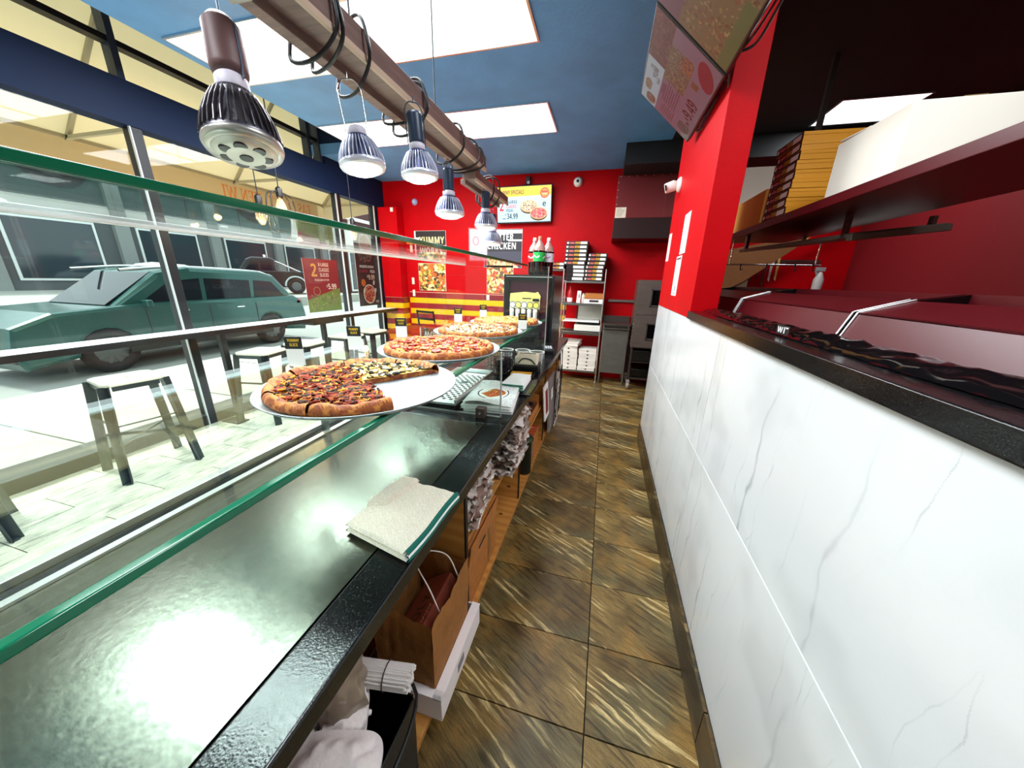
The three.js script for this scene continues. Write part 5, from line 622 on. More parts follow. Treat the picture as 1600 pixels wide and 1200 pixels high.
// ---------------------------------------------------------------- kitchen seen through the opening
{
  const t = thing('kitchen_shelf', 'long dark red steel shelf hung over the kitchen line', 'shelf');
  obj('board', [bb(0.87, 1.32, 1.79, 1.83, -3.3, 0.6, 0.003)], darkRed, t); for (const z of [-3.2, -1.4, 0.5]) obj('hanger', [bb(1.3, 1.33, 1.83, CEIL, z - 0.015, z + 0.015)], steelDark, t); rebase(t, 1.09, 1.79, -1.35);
  seed = 61; boxStack(9, (i) => 'yellow sided pizza box, ' + ORD[i] + ' of nine on the kitchen shelf', 'branded boxes on the kitchen shelf', [1.04, 1.832, -2.45], 0.3, 0.27, 0.043, pizzaBoxFront, std(0xe39a16, 0.55), 0, 0.001, 'x');
  const c = thing('flap_carton', 'brown carton with tall white open flaps on the kitchen shelf', 'carton', [1.08, 1.831, -2.87]); obj('carton', [bb(-0.19, 0.19, 0, 0.2, -0.24, 0.24, 0.003)], std(0xe8a848, 0.75), c); obj('flap', [box(0.38, 0.26, 0.004, 0.0, 0.32, -0.24, 0, -0.1), box(0.004, 0.24, 0.46, 0.19, 0.3, 0, 0, 0, 0, -0.35), box(0.2, 0.004, 0.46, -0.08, 0.205, 0, 0, 0, 0, 0.08)], std(0xf6f3e4, 0.7), c);
  const c2 = thing('white_carton', 'white carton on the kitchen shelf, right of the branded boxes', 'carton', [1.1, 1.831, -1.86]); obj('carton', [bb(-0.16, 0.16, 0, 0.24, -0.2, 0.2, 0.003)], std(0xeeeade, 0.7), c2); obj('tape', [bb(-0.03, 0.03, 0.24, 0.2415, -0.2, 0.2)], std(0xb09060, 0.4), c2); obj('flap', [box(0.32, 0.004, 0.19, 0, 0.246, -0.1, 0, 0.06)], std(0xf2eee2, 0.7), c2);
  // dark ladle rack under the shelf, peel, knives
  const r = thing('steel_rail', 'thin steel rail under the kitchen shelf with dark hooks', 'rail', [1.22, 1.62, -3.2]); obj('bar', [rod([-0.3, 0, 0], [0.34, 0.0, 0], 0.006), rod([-0.28, 0, 0], [-0.28, 0.17, 0], 0.006), rod([0.3, 0, 0], [0.3, 0.17, 0], 0.006)], chrome, r); obj('hook', [-0.2, -0.02, 0.17, 0.29].map((x) => tube([[x, 0.012, 0], [x, 0.0, 0.01], [x, -0.03, 0.004], [x + 0.01, -0.04, 0.0], [x + 0.02, -0.03, 0]], 0.004, 16, 6)), black, r);
  const gp = thing('grey_pan', 'grey folded sheet pan resting under the kitchen shelf', 'pan', [1.18, 1.66, -2.5], 0.2); obj('pan', [box(0.4, 0.02, 0.9, 0, 0.06, 0, 0.004, 0, 0, 0.12), box(0.42, 0.03, 0.03, 0, 0.05, 0.44, 0.004, 0, 0, 0.12)], std(0x6a6258, 0.5, 0.5), gp); for (const z of [-0.39, 0.39]) { obj('bracket', [bb(-0.2, -0.18, 0.03, 0.13, z - 0.01, z + 0.01)], steelDark, gp); obj('bracket', [bb(0.17, 0.19, 0.08, 0.13, z - 0.01, z + 0.01)], steelDark, gp); }
  const pe = thing('pizza_peel', 'large tan wooden pizza peel hung slanting on the kitchen wall', 'pizza peel', [1.6, 1.72, -5.02], 0); obj('blade', [extr([[-0.35, -0.34], [-0.3, -0.42], [0.05, -0.22], [0.34, 0.02], [0.62, 0.26], [0.6, 0.3], [0.1, 0.22], [-0.35, 0.12]], 0.014, 0.003)], std(0xa08a64, 0.7, 0, { map: kraftT.map }), pe); obj('handle', [bar([0.58, 0.27, 0.007], [0.95, 0.55, 0.007], 0.04, 0.02)], pine, pe); obj('grey_flap', [extr([[-0.4, 0.1], [-0.2, 0.1], [-0.28, 0.42], [-0.36, 0.46]], 0.02, 0.002)], std(0x7a746a, 0.6), pe);
  const kr = thing('knife_rail', 'white and steel knife rail on the red kitchen wall', 'knife rail', [2.08, 1.77, -5.335]); obj('rail', [bb(-0.32, 0.0, -0.03, 0.03, -0.014, 0.012, 0.003)], white, kr); obj('steel_bar', [bb(0.0, 0.5, -0.02, 0.02, -0.014, 0.01, 0.003)], steelDark, kr);
  const kn = [[-0.24, 0x16161a, 0.2, 'black handled knife, first on the knife rail'], [-0.17, 0x7a1a3a, 0.17, 'maroon handled knife, second on the knife rail'], [-0.1, 0x16161a, 0.27, 'long black handled knife in the middle of the knife rail'], [-0.03, 0xe8e4dc, 0.2, 'white handled knife on the knife rail'], [0.04, 0xe8c070, 0.19, 'yellow handled knife on the knife rail']];
  for (const [x, c3, l, lab] of kn) { const k = thing('knife', lab, 'knife', [2.08 + x, 1.79, -5.316]); obj('handle', [box(0.024, 0.1, 0.016, 0, -0.02, 0, 0.005)], std(c3, 0.4), k); obj('blade', [extr([[-0.014, -0.07], [0.014, -0.07], [0.012, -0.07 - l], [-0.01, -0.05 - l]], 0.002)], c3 > 0x800000 ? std(c3, 0.4) : steelDark, k); }
  const sb = thing('wall_shelf', 'dark red steel shelf across the back kitchen wall', 'shelf', [2.1, 1.36, -5.16]); obj('board', [bb(-0.62, 0.75, -0.04, 0.03, -0.18, 0.16, 0.003)], darkRed, sb); obj('scraps', [box(0.16, 0.01, 0.06, 0.12, 0.036, 0.08, 0.002, 0.1, 0.3)], white, sb);
  const sp = thing('spray_bottle', 'grey topped spray bottle on the back kitchen shelf', 'bottle', [2.52, 1.392, -5.14]); obj('bottle', [lathe([[0, 0], [0.05, 0], [0.052, 0.16], [0.03, 0.22], [0.016, 0.25], [0, 0.252]], 20)], std(0xb8b4b0, 0.4), sp); obj('trigger', [box(0.1, 0.05, 0.035, -0.01, 0.28, 0, 0.008), box(0.02, 0.07, 0.02, -0.04, 0.235, 0, 0.004, 0, 0, 0.4)], std(0x8a8a8c, 0.4), sp);
  const tb = thing('dark_carton', 'dark carton at the left end of the back kitchen shelf', 'carton', [1.62, 1.392, -5.14]); obj('carton', [bb(-0.1, 0.1, 0, 0.2, -0.12, 0.12, 0.003)], std(0x5a4632, 0.7), tb); obj('lid', [bb(-0.104, 0.104, 0.2, 0.23, -0.124, 0.124, 0.003)], std(0x2a2420, 0.6), tb);
}
{ // make line with black bins behind the ledge
  const t = thing('prep_counter', 'stainless preparation counter behind the ledge in the kitchen', 'counter', [0.95, 0, -1.2]);
  obj('cabinet', [bb(-0.26, 0.45, 0.1, 1.17, -1.7, 1.9, 0.004)], steelDark, t); obj('worktop', [bb(-0.28, 0.48, 1.17, 1.21, -1.72, 1.92, 0.004)], steel, t); obj('board', [bb(0.2, 0.47, 1.21, 1.24, -1.7, 1.9, 0.004)], pine, t); obj('plinth', [bb(-0.2, 0.4, 0.002, 0.1, -1.6, 1.8)], black, t);
  const prof = [[-0.02, 1.142], [0.06, 1.142], [0.075, 1.35], [0.065, 1.36], [-0.035, 1.325], [-0.055, 1.26]].map(([x, y]) => [x, y]);
  for (const [z0, z1, l] of [[-2.9, -2.06, 'steel ingredient bin painted with red wall reflection behind the ledge, further of the pair'], [-2.04, -1.2, 'steel ingredient bin painted with red wall reflection behind the ledge, nearer of the pair'], [-1.18, -0.34, 'steel ingredient bin painted with red wall reflection behind the ledge, closest to the viewpoint']]) {
    const b = thing('ingredient_bin', l, 'bin', [0.72, 1.212, (z0 + z1) / 2], 0, 'ingredient bins'), d = (z1 - z0) / 2;
    obj('front_panel', [box(0.006, 0.1, d * 2, -0.03, 0.05, 0, 0, 0, 0, 0.5), box(0.006, 0.09, d * 2, -0.04, 0.135, 0, 0, 0, 0, -0.35), box(0.12, 0.004, d * 2, 0.03, 0.2, 0, 0, 0, 0, 0.3)], darkRed, b);  // dark red colour stands for the red wall reflected in steel
    obj('back_panel', [bb(0.2, 0.206, 0, 0.24, -d, d)], darkRed, b); obj('floor_panel', [bb(-0.02, 0.2, 0, 0.004, -d, d)], black, b);
    for (const s of [-1, 1]) { const e = obj('end_plate', [extr([[-0.01, 0], [0.2, 0], [0.2, 0.24], [0.09, 0.22], [-0.026, 0.182], [-0.058, 0.095]], 0.008)].map((g) => g.translate(0, 0, s * d - 0.004)), blackGloss, b); obj('end_rim', [[[-0.012, 0], [-0.059, 0.095]], [[-0.059, 0.095], [-0.027, 0.184]], [[-0.027, 0.184], [0.09, 0.222]]].map(([p, q]) => rod([p[0], p[1], s * d + 0.004], [q[0], q[1], s * d + 0.004], 0.0035, 6)), alu, e); }
  }
  const f = thing('black_wrap', 'crumpled glossy black plastic wrap lying along the granite ledge', 'plastic wrap', [0.55, 1.3255, -1.1]);
  obj('wrap', [surf(160, 12, (u, v) => { const z = lerp(-0.86, 1.2, u), x = lerp(-0.055, 0.075, v) + 0.012 * (fbm(u * 60, v * 2, 999, 99, 15, 2) - 0.5), e = Math.min(v, 1 - v) * 2, y = 0.002 + 0.022 * Math.sqrt(e) * (0.35 + 0.9 * fbm(u * 46, v * 5, 999, 99, 19, 3)); return [x, y, z]; })], phys(0x0a090b, 0.1, { side: THREE.DoubleSide }), f);
  const lab = canvas(128, 64, (g) => { g.fillStyle = '#0c0c0e'; g.fillRect(0, 0, 128, 64); words(g, 'W', 10, 52, 54, '#f2f2f2', { squeeze: 1.1 }); g.fillStyle = '#f2f2f2'; g.fillRect(76, 10, 10, 44); g.fillRect(94, 10, 22, 10); });
  for (const z of [0.0]) printed('label', 0.07, 0.026, lab, f, [-0.061, 0.019, z], [0, -PI / 2, 0.0]);
}
// ---------------------------------------------------------------- customer side: window bar, stools, table, pendants, window posters
{
  const t = thing('window_bar', 'long narrow black bar, top painted white as sky reflection, along the shop window', 'bar counter', [-3.56, 0, -1.9]);
  obj('top', [bb(-0.13, 0.13, 0.935, 0.95, -3.2, 3.2, 0.002)], std(0xe6eae8, 0.45), t); obj('edge', [bb(0.13, 0.138, 0.905, 0.951, -3.2, 3.2, 0.001), bb(-0.13, 0.138, 0.905, 0.934, -3.2, -3.19)], black, t); obj('rail', [bb(-0.1, 0.1, 0.905, 0.934, -3.19, 3.19)], black, t);  // white top colour stands for sky reflected on the black bar
  for (const z of [-1.62, -0.4, 1.1]) obj('leg', [bb(0.06, 0.11, 0, 0.905, z - 0.025, z + 0.025, 0.003), bb(-0.1, 0.12, 0, 0.012, z - 0.06, z + 0.06, 0.003)], black, t);
  obj('tray', [bb(-0.08, 0.12, 0.86, 0.905, -1.95, -1.45, 0.004)], black, t);
  const gun = std(0x4a5254, 0.35, 0.85), proto = thing('metal_stool', 'x', 'stool', [0, 0, 0], 0, 'metal stools at the window bar');
  const H = 0.72, w0 = 0.155, w1 = 0.205;
  obj('seat', [extr([[-w0 + 0.03, -w0], [w0 - 0.03, -w0], [w0, -w0 + 0.03], [w0, w0 - 0.03], [w0 - 0.03, w0], [-w0 + 0.03, w0], [-w0, w0 - 0.03], [-w0, -w0 + 0.03]], 0.012, 0.006, [[[-0.045, -0.01], [0.045, -0.01], [0.045, 0.01], [-0.045, 0.01]]])].map((g) => g.rotateX(-PI / 2).translate(0, H - 0.018, 0)), std(0xd8d6c4, 0.35, 0.15), proto);
  obj('skirt', [[0, 1], [0, -1], [1, 0], [-1, 0]].map(([a, b]) => box(a ? 0.006 : 0.24, 0.035, a ? 0.24 : 0.006, a * w0, H - 0.038, b * w0)), gun, proto);
  for (const sx of [-1, 1]) for (const sz of [-1, 1]) obj('leg', [bar([sx * w0, H - 0.02, sz * w0 * 0.86], [sx * w1, 0.0, sz * (w1 - 0.015)], 0.006, 0.055), bar([sx * w0 * 0.86, H - 0.02, sz * w0], [sx * (w1 - 0.015), 0.0, sz * w1], 0.055, 0.006), cyl(0.018, 0.02, 0.014, sx * w1 * 0.97, 0.007, sz * w1 * 0.97, 10)], gun, proto);
  obj('brace', [bar([-w0 - 0.03, 0.28, w0 + 0.03], [w0 + 0.03, 0.28, -w0 - 0.03], 0.02, 0.006), bar([w0 + 0.03, 0.28, w0 + 0.03], [-w0 - 0.03, 0.28, -w0 - 0.03], 0.02, 0.006), bar([-w0 - 0.02, 0.42, w0 + 0.015], [w0 + 0.02, 0.42, w0 + 0.015], 0.018, 0.006), bar([w0 + 0.015, 0.42, -w0 - 0.02], [w0 + 0.015, 0.42, w0 + 0.02], 0.018, 0.006)], gun, proto);
  const sp = [[-3.3, -2.52, 'metal bar stool nearest the viewpoint, left of the bar leg'], [-3.28, -3.02, 'metal bar stool second along the window bar'], [-3.22, -3.62, 'metal bar stool third along, right of the black bar leg'], [-3.2, -4.1, 'metal bar stool furthest along, by the red and yellow tiles'], [-3.3, -1.5, 'metal bar stool outside the case end, left of the others'], [-3.3, -0.6, 'metal bar stool at the far left end of the row']];
  sp.forEach(([x, z, l], i) => { if (!i) { proto.position.set(x, 0, z); proto.rotation.y = 0.2; proto.userData.label = l; } else dup(proto, [x, 0, z], 0.2 - 0.1 * i, l); });
  const tb = thing('cafe_table', 'small cafe table with a brown wood edge by the tiled wall', 'table', [-2.62, 0, -4.35]); obj('top', [bb(-0.3, 0.3, 0.7, 0.745, -0.3, 0.3, 0.004)], std(0xa8643a, 0.4, 0, { map: pineT.map }), tb); obj('pedestal', [cyl(0.03, 0.03, 0.68, 0, 0.36, 0, 16), cyl(0.21, 0.22, 0.02, 0, 0.01, 0, 28)], black, tb);
  const ch = thing('ladder_chair', 'black ladder back metal chair at the cafe table', 'chair', [-2.62, 0, -4.97], 2.9);
  obj('seat', [box(0.4, 0.03, 0.4, 0, 0.455, 0, 0.012)], blackMatte, ch); for (const s of [-1, 1]) { obj('leg', [rod([s * 0.17, 0.45, 0.17], [s * 0.18, 0, 0.19], 0.012)], black, ch); obj('leg', [rod([s * 0.17, 0.45, -0.17], [s * 0.18, 0, -0.2], 0.012)], black, ch); obj('back_post', [rod([s * 0.17, 0.45, -0.18], [s * 0.165, 0.97, -0.26], 0.014)], black, ch); } for (const y of [0.6, 0.72, 0.84, 0.95]) obj('ladder_slat', [box(0.33, 0.035, 0.014, 0, y, -0.18 - (y - 0.45) * 0.154, 0.003)], black, ch);
}
{
  const bulb = std(0xffb050, 0.3, 0, { emissive: 0xff9a3c, emissiveIntensity: 6 });
  const pend = (l, x, y, z, cage) => { const t = thing('pendant_lamp', l, 'pendant lamp', [x, y, z]); obj('cord', [rod([0, 0.16, 0], [0, 3.5 - y, 0], 0.005, 6)], black, t); obj('socket', [lathe([[0, 0.05], [0.026, 0.05], [0.03, 0.07], [0.03, 0.14], [0.012, 0.16], [0, 0.161]], 20)], black, t); obj('filament', [tube([[-0.012, 0.04, 0], [-0.014, -0.05, 0.004], [0, -0.065, 0], [0.013, -0.05, 0], [0.011, 0.04, 0]], 0.004, 24, 6)], bulb, t); obj('bulb_glass', [lathe([[0.018, 0.05], [0.03, 0.03], [0.048, -0.02], [0.045, -0.06], [0.028, -0.085], [0, -0.092]], 24)], clearPlastic, t);
    if (cage) obj('cage', [0, 1].map((k) => { const q = [[-0.04, 0.11], [-0.13, 0.08], [-0.16, 0], [-0.165, -0.16], [-0.14, -0.25], [0, -0.27], [0.14, -0.25], [0.165, -0.16], [0.16, 0], [0.13, 0.08], [0.04, 0.11]].map(([a, b]) => k ? [0, b, a] : [a * 0.4, b, a]); return tube(q, 0.007, 60, 6, true); }), black, t);
    const p = new THREE.PointLight(new THREE.Color(1, 0.6, 0.25), 1.2, 8, 2); p.position.set(x, y - 0.1, z); p.castShadow = true; p.shadow.radius = 1.5; scene.add(p); return t; };
  pend('pendant bulb on a plain black cord over the window bar', -3.3, 2.02, -2.79, false); pend('pendant bulb in a rounded black wire cage over the window bar', -3.3, 2.14, -3.03, true); pend('small pendant bulb on a black cord, furthest along the bar', -3.3, 2.02, -4.06, false);
}
{ // posters fixed inside the window glass
  const post = (l, z, y, w, h, cv, lean = 0) => { const t = thing('window_poster', l, 'poster', [XW + 0.02, y, z], PI / 2); t.rotation.z = 0; obj('sheet', [box(w, h, 0.003, 0, 0, 0)], std(0xd8d0c8, 0.7), t); printed('print', w, h, cv, t, [0, 0, 0.0022], [0, 0, 0], { color: 0xa8a8a8 }); return t; };  // print colour dimmed to paint in the shade of a backlit sheet
  post('maroon window poster offering two slices for 5.99', -3.88, 1.32, 0.58, 0.68, canvas(512, 600, (g) => { seed = 19; g.fillStyle = '#8c1826'; g.fillRect(0, 0, 512, 600); const gr = ['#5e7a30', '#8aa04a', '#a08850', '#6a4030', '#c0b070']; g.fillStyle = '#6e8a3a'; g.beginPath(); g.moveTo(0, 460); g.quadraticCurveTo(200, 400, 512, 330); g.lineTo(512, 600); g.lineTo(0, 600); g.fill(); for (let i = 0; i < 200; i++) { g.fillStyle = gr[i % 5]; g.globalAlpha = 0.7; const x = rr(40, 510), y = rr(380, 560) - (x / 512) * 90 + 40; g.beginPath(); g.ellipse(x, y, rr(4, 22), rr(3, 9), rnd() * 3, 0, 7); g.fill(); } g.globalAlpha = 1; g.strokeStyle = '#b0a060'; g.lineWidth = 6; g.beginPath(); g.arc(150, 360, 46, 0, 7); g.stroke();
    words(g, '2', 96, 196, 200, '#d6a040', { squeeze: 0.85 }); words(g, 'X-LARGE', 216, 80, 56, '#e8cfc0', { squeeze: 0.7 }); words(g, 'CLASSIC', 216, 138, 56, '#e8cfc0', { squeeze: 0.74 }); words(g, 'SLICES', 226, 196, 56, '#e8cfc0', { squeeze: 0.76 }); words(g, 'PLUS CAN OF POP', 140, 246, 32, '#e8cfc0', { squeeze: 0.8 }); words(g, '$', 300, 320, 40, '#e8cfc0'); words(g, '5.99', 326, 340, 88, '#f0e4da', { squeeze: 0.8 }); }));
  post('black window poster offering a pizza for 9.99', -4.82, 1.47, 0.52, 0.94, canvas(384, 694, (g) => { seed = 23; g.fillStyle = '#241f22'; g.fillRect(0, 0, 384, 694); toppings(g, 170, 110, 120, 90, 160, ['#7a4a40', '#4a3a3a', '#a06050', '#5a6a60']); words(g, 'UNLIMITED MEDIUM', 60, 262, 40, '#ece4dc', { squeeze: 0.62 }); words(g, '3-TOPPING', 40, 316, 44, '#a02436', { squeeze: 0.7 }); words(g, 'PIZZA', 236, 316, 44, '#f0e8e0', { squeeze: 0.72 }); words(g, '$', 172, 372, 40, '#f0d8b8'); words(g, '9.99', 196, 392, 76, '#f0d8b8', { squeeze: 0.78 }); g.fillStyle = '#c86a2a'; g.beginPath(); g.ellipse(100, 430, 38, 42, 0, 0, 7); g.fill(); g.fillStyle = '#e8dccb'; g.beginPath(); g.ellipse(192, 560, 108, 112, 0, 0, 7); g.fill(); g.fillStyle = '#a8342a'; g.beginPath(); g.ellipse(192, 560, 96, 100, 0, 0, 7); g.fill(); toppings(g, 192, 560, 92, 96, 130, ['#d8a070', '#7a1c1a', '#e8c8a0', '#c04a34']); for (const [x, y] of [[286, 430], [306, 520], [104, 520]]) { g.fillStyle = '#d8d0c0'; g.beginPath(); g.ellipse(x, y, 18, 30, 0.3, 0, 7); g.fill(); } g.fillStyle = '#e8e0d8'; g.fillRect(296, 640, 60, 8); g.fillRect(300, 656, 50, 8); }));
  for (const [z, y, l] of [[-5.085, 1.3, 'red triangular sticker on the window edge by the pilaster, lower one'], [-5.085, 1.75, 'red triangular sticker on the window edge by the pilaster, upper one']]) { const s = thing('window_sticker', l, 'sticker', [XW + 0.014, y, z + 0.03], PI / 2); obj('sticker', [extr([[-0.07, -0.08], [0.07, 0], [-0.07, 0.08]], 0.002)], std(0xe02028, 0.5), s); }
}
// ---------------------------------------------------------------- outside: pavement, road, awning, cars, buildings
{
  const g = struct('pavement', null); g.userData.kind = 'structure';
  const conc = (() => { const t = tex(256, 256, 1.6, 1.6, (u, v) => { const f = fbm(u * 10, v * 10, 10, 10, 901, 4), n = vn(u * 128, v * 128, 128, 128, 905); const q = 0.86 + 0.16 * f + 0.1 * (n - 0.5); return [196 * q, 194 * q, 184 * q, n]; }); return std(0xffffff, 0.85, 0, { map: t.map }); })();
  obj('paving_bed', [bb(-6.45, XW - 0.15, -0.3, -0.03, -30, 14)], std(0x6a6a66, 0.9), g);
  const sg = merged(box(1.28, 0.03, 1.28, 0, -0.015, 0, 0.004)); sg.userData.done = true; for (let k = 0; k < 14; k++) for (let i = 0; i < 2; i++) { const m = obj('paving_slab', sg, conc, g); m.position.set(-4.55 - i * 1.3, rr(-0.004, 0.002), 3 - k * 1.3); }
  obj('kerb', [bb(-6.6, -6.45, -0.3, 0.0, -30, 14, 0.01)], conc, g);
  struct('road', [bb(-16, -6.6, -0.4, -0.16, -50, 20)], std(0x8b8e8a, 0.9)); 
  struct('parking_lot', [bb(-60, -16, -0.2, 0.28, -70, 30)], std(0x94968f, 0.9));
  struct('shop_front', [bb(-4.1, XW - 0.12, -0.05, 0.06, -5.6, 2), bb(-3.95, XW - 0.12, 3.66, 6, -8, 6), bb(-3.95, XW - 0.16, 0, 6, -8, ZB - 0.16)], std(0x5a5652, 0.8));
}
{ // canvas awning with its lettered valance
  const t = thing('awning', 'cream canvas awning with orange lettering outside the shop window', 'awning'), fab = std(0xe8dcb4, 0.9, 0, { side: THREE.DoubleSide });
  const awn = new THREE.MeshPhysicalMaterial({ color: 0xe9e2c6, roughness: 0.95, transmission: 0.4, thickness: 0, side: THREE.DoubleSide });
  const z0 = -5.45, z1 = 2.6;
  obj('canvas_top', [bar([-3.96, 3.62, (z0 + z1) / 2], [-5.0, 2.62, (z0 + z1) / 2], 0.012, z1 - z0)], awn, t);
  obj('end_panel', [extr([[-3.96, 3.62], [-5.0, 2.62], [-5.0, 2.36], [-3.96, 2.5]], 0.012)].map((g) => g.translate(0, 0, z0)), awn, t);
  obj('valance', [bb(-5.012, -5.0, 2.34, 2.625, z0, z1)], awn, t);
  const fr = std(0xb0a888, 0.6); for (const z of [-5.4, -3.9, -2.4, -0.9, 0.6]) obj('rib', [bar([-3.97, 3.58, z], [-4.98, 2.6, z], 0.03, 0.03), bar([-3.97, 2.62, z], [-4.98, 2.62, z], 0.03, 0.03), bar([-3.97, 2.62, z - 0.7], [-4.6, 2.98, z], 0.025, 0.025)], fr, t); obj('front_bar', [bb(-4.99, -4.96, 2.61, 2.64, z0, z1), bb(-4.0, -3.97, 2.9, 2.93, z0, z1)], fr, t);
  const letters = canvas(2048, 96, (g) => { g.clearRect(0, 0, 2048, 96); g.fillStyle = '#e6d6a8'; g.fillRect(0, 0, 2048, 96); words(g, 'EAS', 50, 74, 82, '#e87a34', { font: 'serif', squeeze: 0.5 }); words(g, 'T', 270, 74, 82, '#e87a34', { font: 'serif', squeeze: 0.5 }); words(g, 'HEN WI', 334, 74, 82, '#e87a34', { font: 'serif', squeeze: 0.56 }); });
  const W = 6.2; const front = obj('lettering', [sheet(W, 0.26)], std(0xffffff, 0.9, 0, { map: letters }), t, true); front.position.set(-5.0135, 2.482, -5.3 + W / 2); front.rotation.y = -PI / 2;
  const backT = canvas(2048, 96, (g) => { g.fillStyle = '#e6d6a8'; g.fillRect(0, 0, 2048, 96); g.translate(2048, 0); g.scale(-1, 1); words(g, 'EAS', 50, 74, 82, '#ef9a5c', { font: 'serif', squeeze: 0.5 }); words(g, 'T', 270, 74, 82, '#ef9a5c', { font: 'serif', squeeze: 0.5 }); words(g, 'HEN WI', 334, 74, 82, '#ef9a5c', { font: 'serif', squeeze: 0.56 }); });
  const back = obj('lettering_show_through', [sheet(W, 0.26)], std(0xffffff, 0.9, 0, { map: backT }), t, true); back.position.set(-4.9985, 2.482, -5.3 + W / 2); back.rotation.y = PI / 2;
  rebase(t, -4.5, 2.3, -1.4);
}
function car(name, label, cat, pos, turn, { L, W, body, glassH, roof, col, wheelR, kind }) {
  const t = thing(name, label, cat, pos, turn), paint = phys(col, 0.18, { metalness: 0.35 }), win = phys(0x0b161e, 0.05, { specularIntensity: 0.5 });
  // side outline in x (length, nose at +x), swept over the width with a narrower cabin
  const lower = body.low, half = W / 2, arch = (cx) => Array.from({ length: 9 }, (_, i) => { const a = PI - (i / 8) * PI; return [cx + Math.cos(a) * (wheelR + 0.05), wheelR + Math.sin(a) * (wheelR + 0.05)]; });
  const pts = [...lower, ...arch(body.ax[1]).map(([x, y]) => [x, y]).reverse(), ...arch(body.ax[0]).reverse()];
  obj('body', [extr(pts, W - 0.12, 0.06).translate(0, 0, -half + 0.06)], paint, t);
  const cab = extr(body.cabin, W - 0.34, 0.09).translate(0, 0, -half + 0.17); obj('cabin', [cab], paint, t);
  for (const s of [-1, 1]) for (const q of body.windows) obj('side_window', [extr(q, 0.012).translate(0, 0, s > 0 ? half - 0.088 : -half + 0.076)], win, t);
  obj('windscreen', [bar([body.ws[0][0], body.ws[0][1], 0], [body.ws[1][0], body.ws[1][1], 0], 0.02, W - 0.42)], win, t); obj('rear_window', [bar([body.rw[0][0], body.rw[0][1], 0], [body.rw[1][0], body.rw[1][1], 0], 0.02, W - 0.46)], win, t);
  for (const x of body.ax) for (const s of [-1, 1]) { const w = obj('wheel', [spin(new THREE.TorusGeometry(wheelR * 0.78, wheelR * 0.24, 12, 36), x, wheelR, s * (half - 0.1))], std(0x141416, 0.8), t); obj('rim', [spin(lathe([[0, 0.03], [wheelR * 0.2, 0.035], [wheelR * 0.6, 0.012], [wheelR * 0.64, 0.03]], 28), x, wheelR, s * (half - 0.08), s * PI / 2)].concat([0, 1, 2, 3, 4].map((k) => box(wheelR * 1.2, 0.05, 0.02, x, wheelR, s * (half - 0.06), 0.005, 0, 0, k * 0.628))), std(0x5c6264, 0.4, 0.6), w); }
  for (const s of [-1, 1]) { obj('tail_light', [box(0.16, 0.13, 0.34, body.tail[0] + 0.05, body.tail[1], s * (half - 0.17), 0.03)], phys(0xb8141c, 0.2), t); obj('headlight', [box(0.12, 0.12, 0.34, body.head[0], body.head[1], s * (half - 0.24), 0.02)], phys(0xe0e8ec, 0.1), t); obj('mirror', [box(0.09, 0.13, 0.18, body.mir[0], body.mir[1], s * (half + 0.08), 0.03)], paint, t); obj('door_handle', body.handles.map(([x, y]) => box(0.16, 0.025, 0.03, x, y, s * (half + 0.004), 0.008)), chrome, t); }
  obj('door_seam', body.seams ? body.seams.flatMap((x) => [-1, 1].map((s) => box(0.012, 0.62, 0.012, x, 0.68, s * (half + 0.001)))).concat([-1, 1].map((s) => box(2.6, 0.1, 0.02, -0.1, 0.34, s * (half + 0.002)))) : [box(0.02, 0.02, W - 0.3, body.low[0][0], 0.9, 0)], std(0x15191a, 0.6), t);
  obj('bumper', [box(0.1, 0.2, W - 0.1, body.low[0][0] - 0.01, 0.45, 0, 0.04), box(0.1, 0.2, W - 0.1, body.nose, 0.42, 0, 0.04)], std(0x2c3032, 0.5), t);
  for (const e of roof) obj(e.name, e.geo(half), e.mat ?? paint, t);
  return t;
}
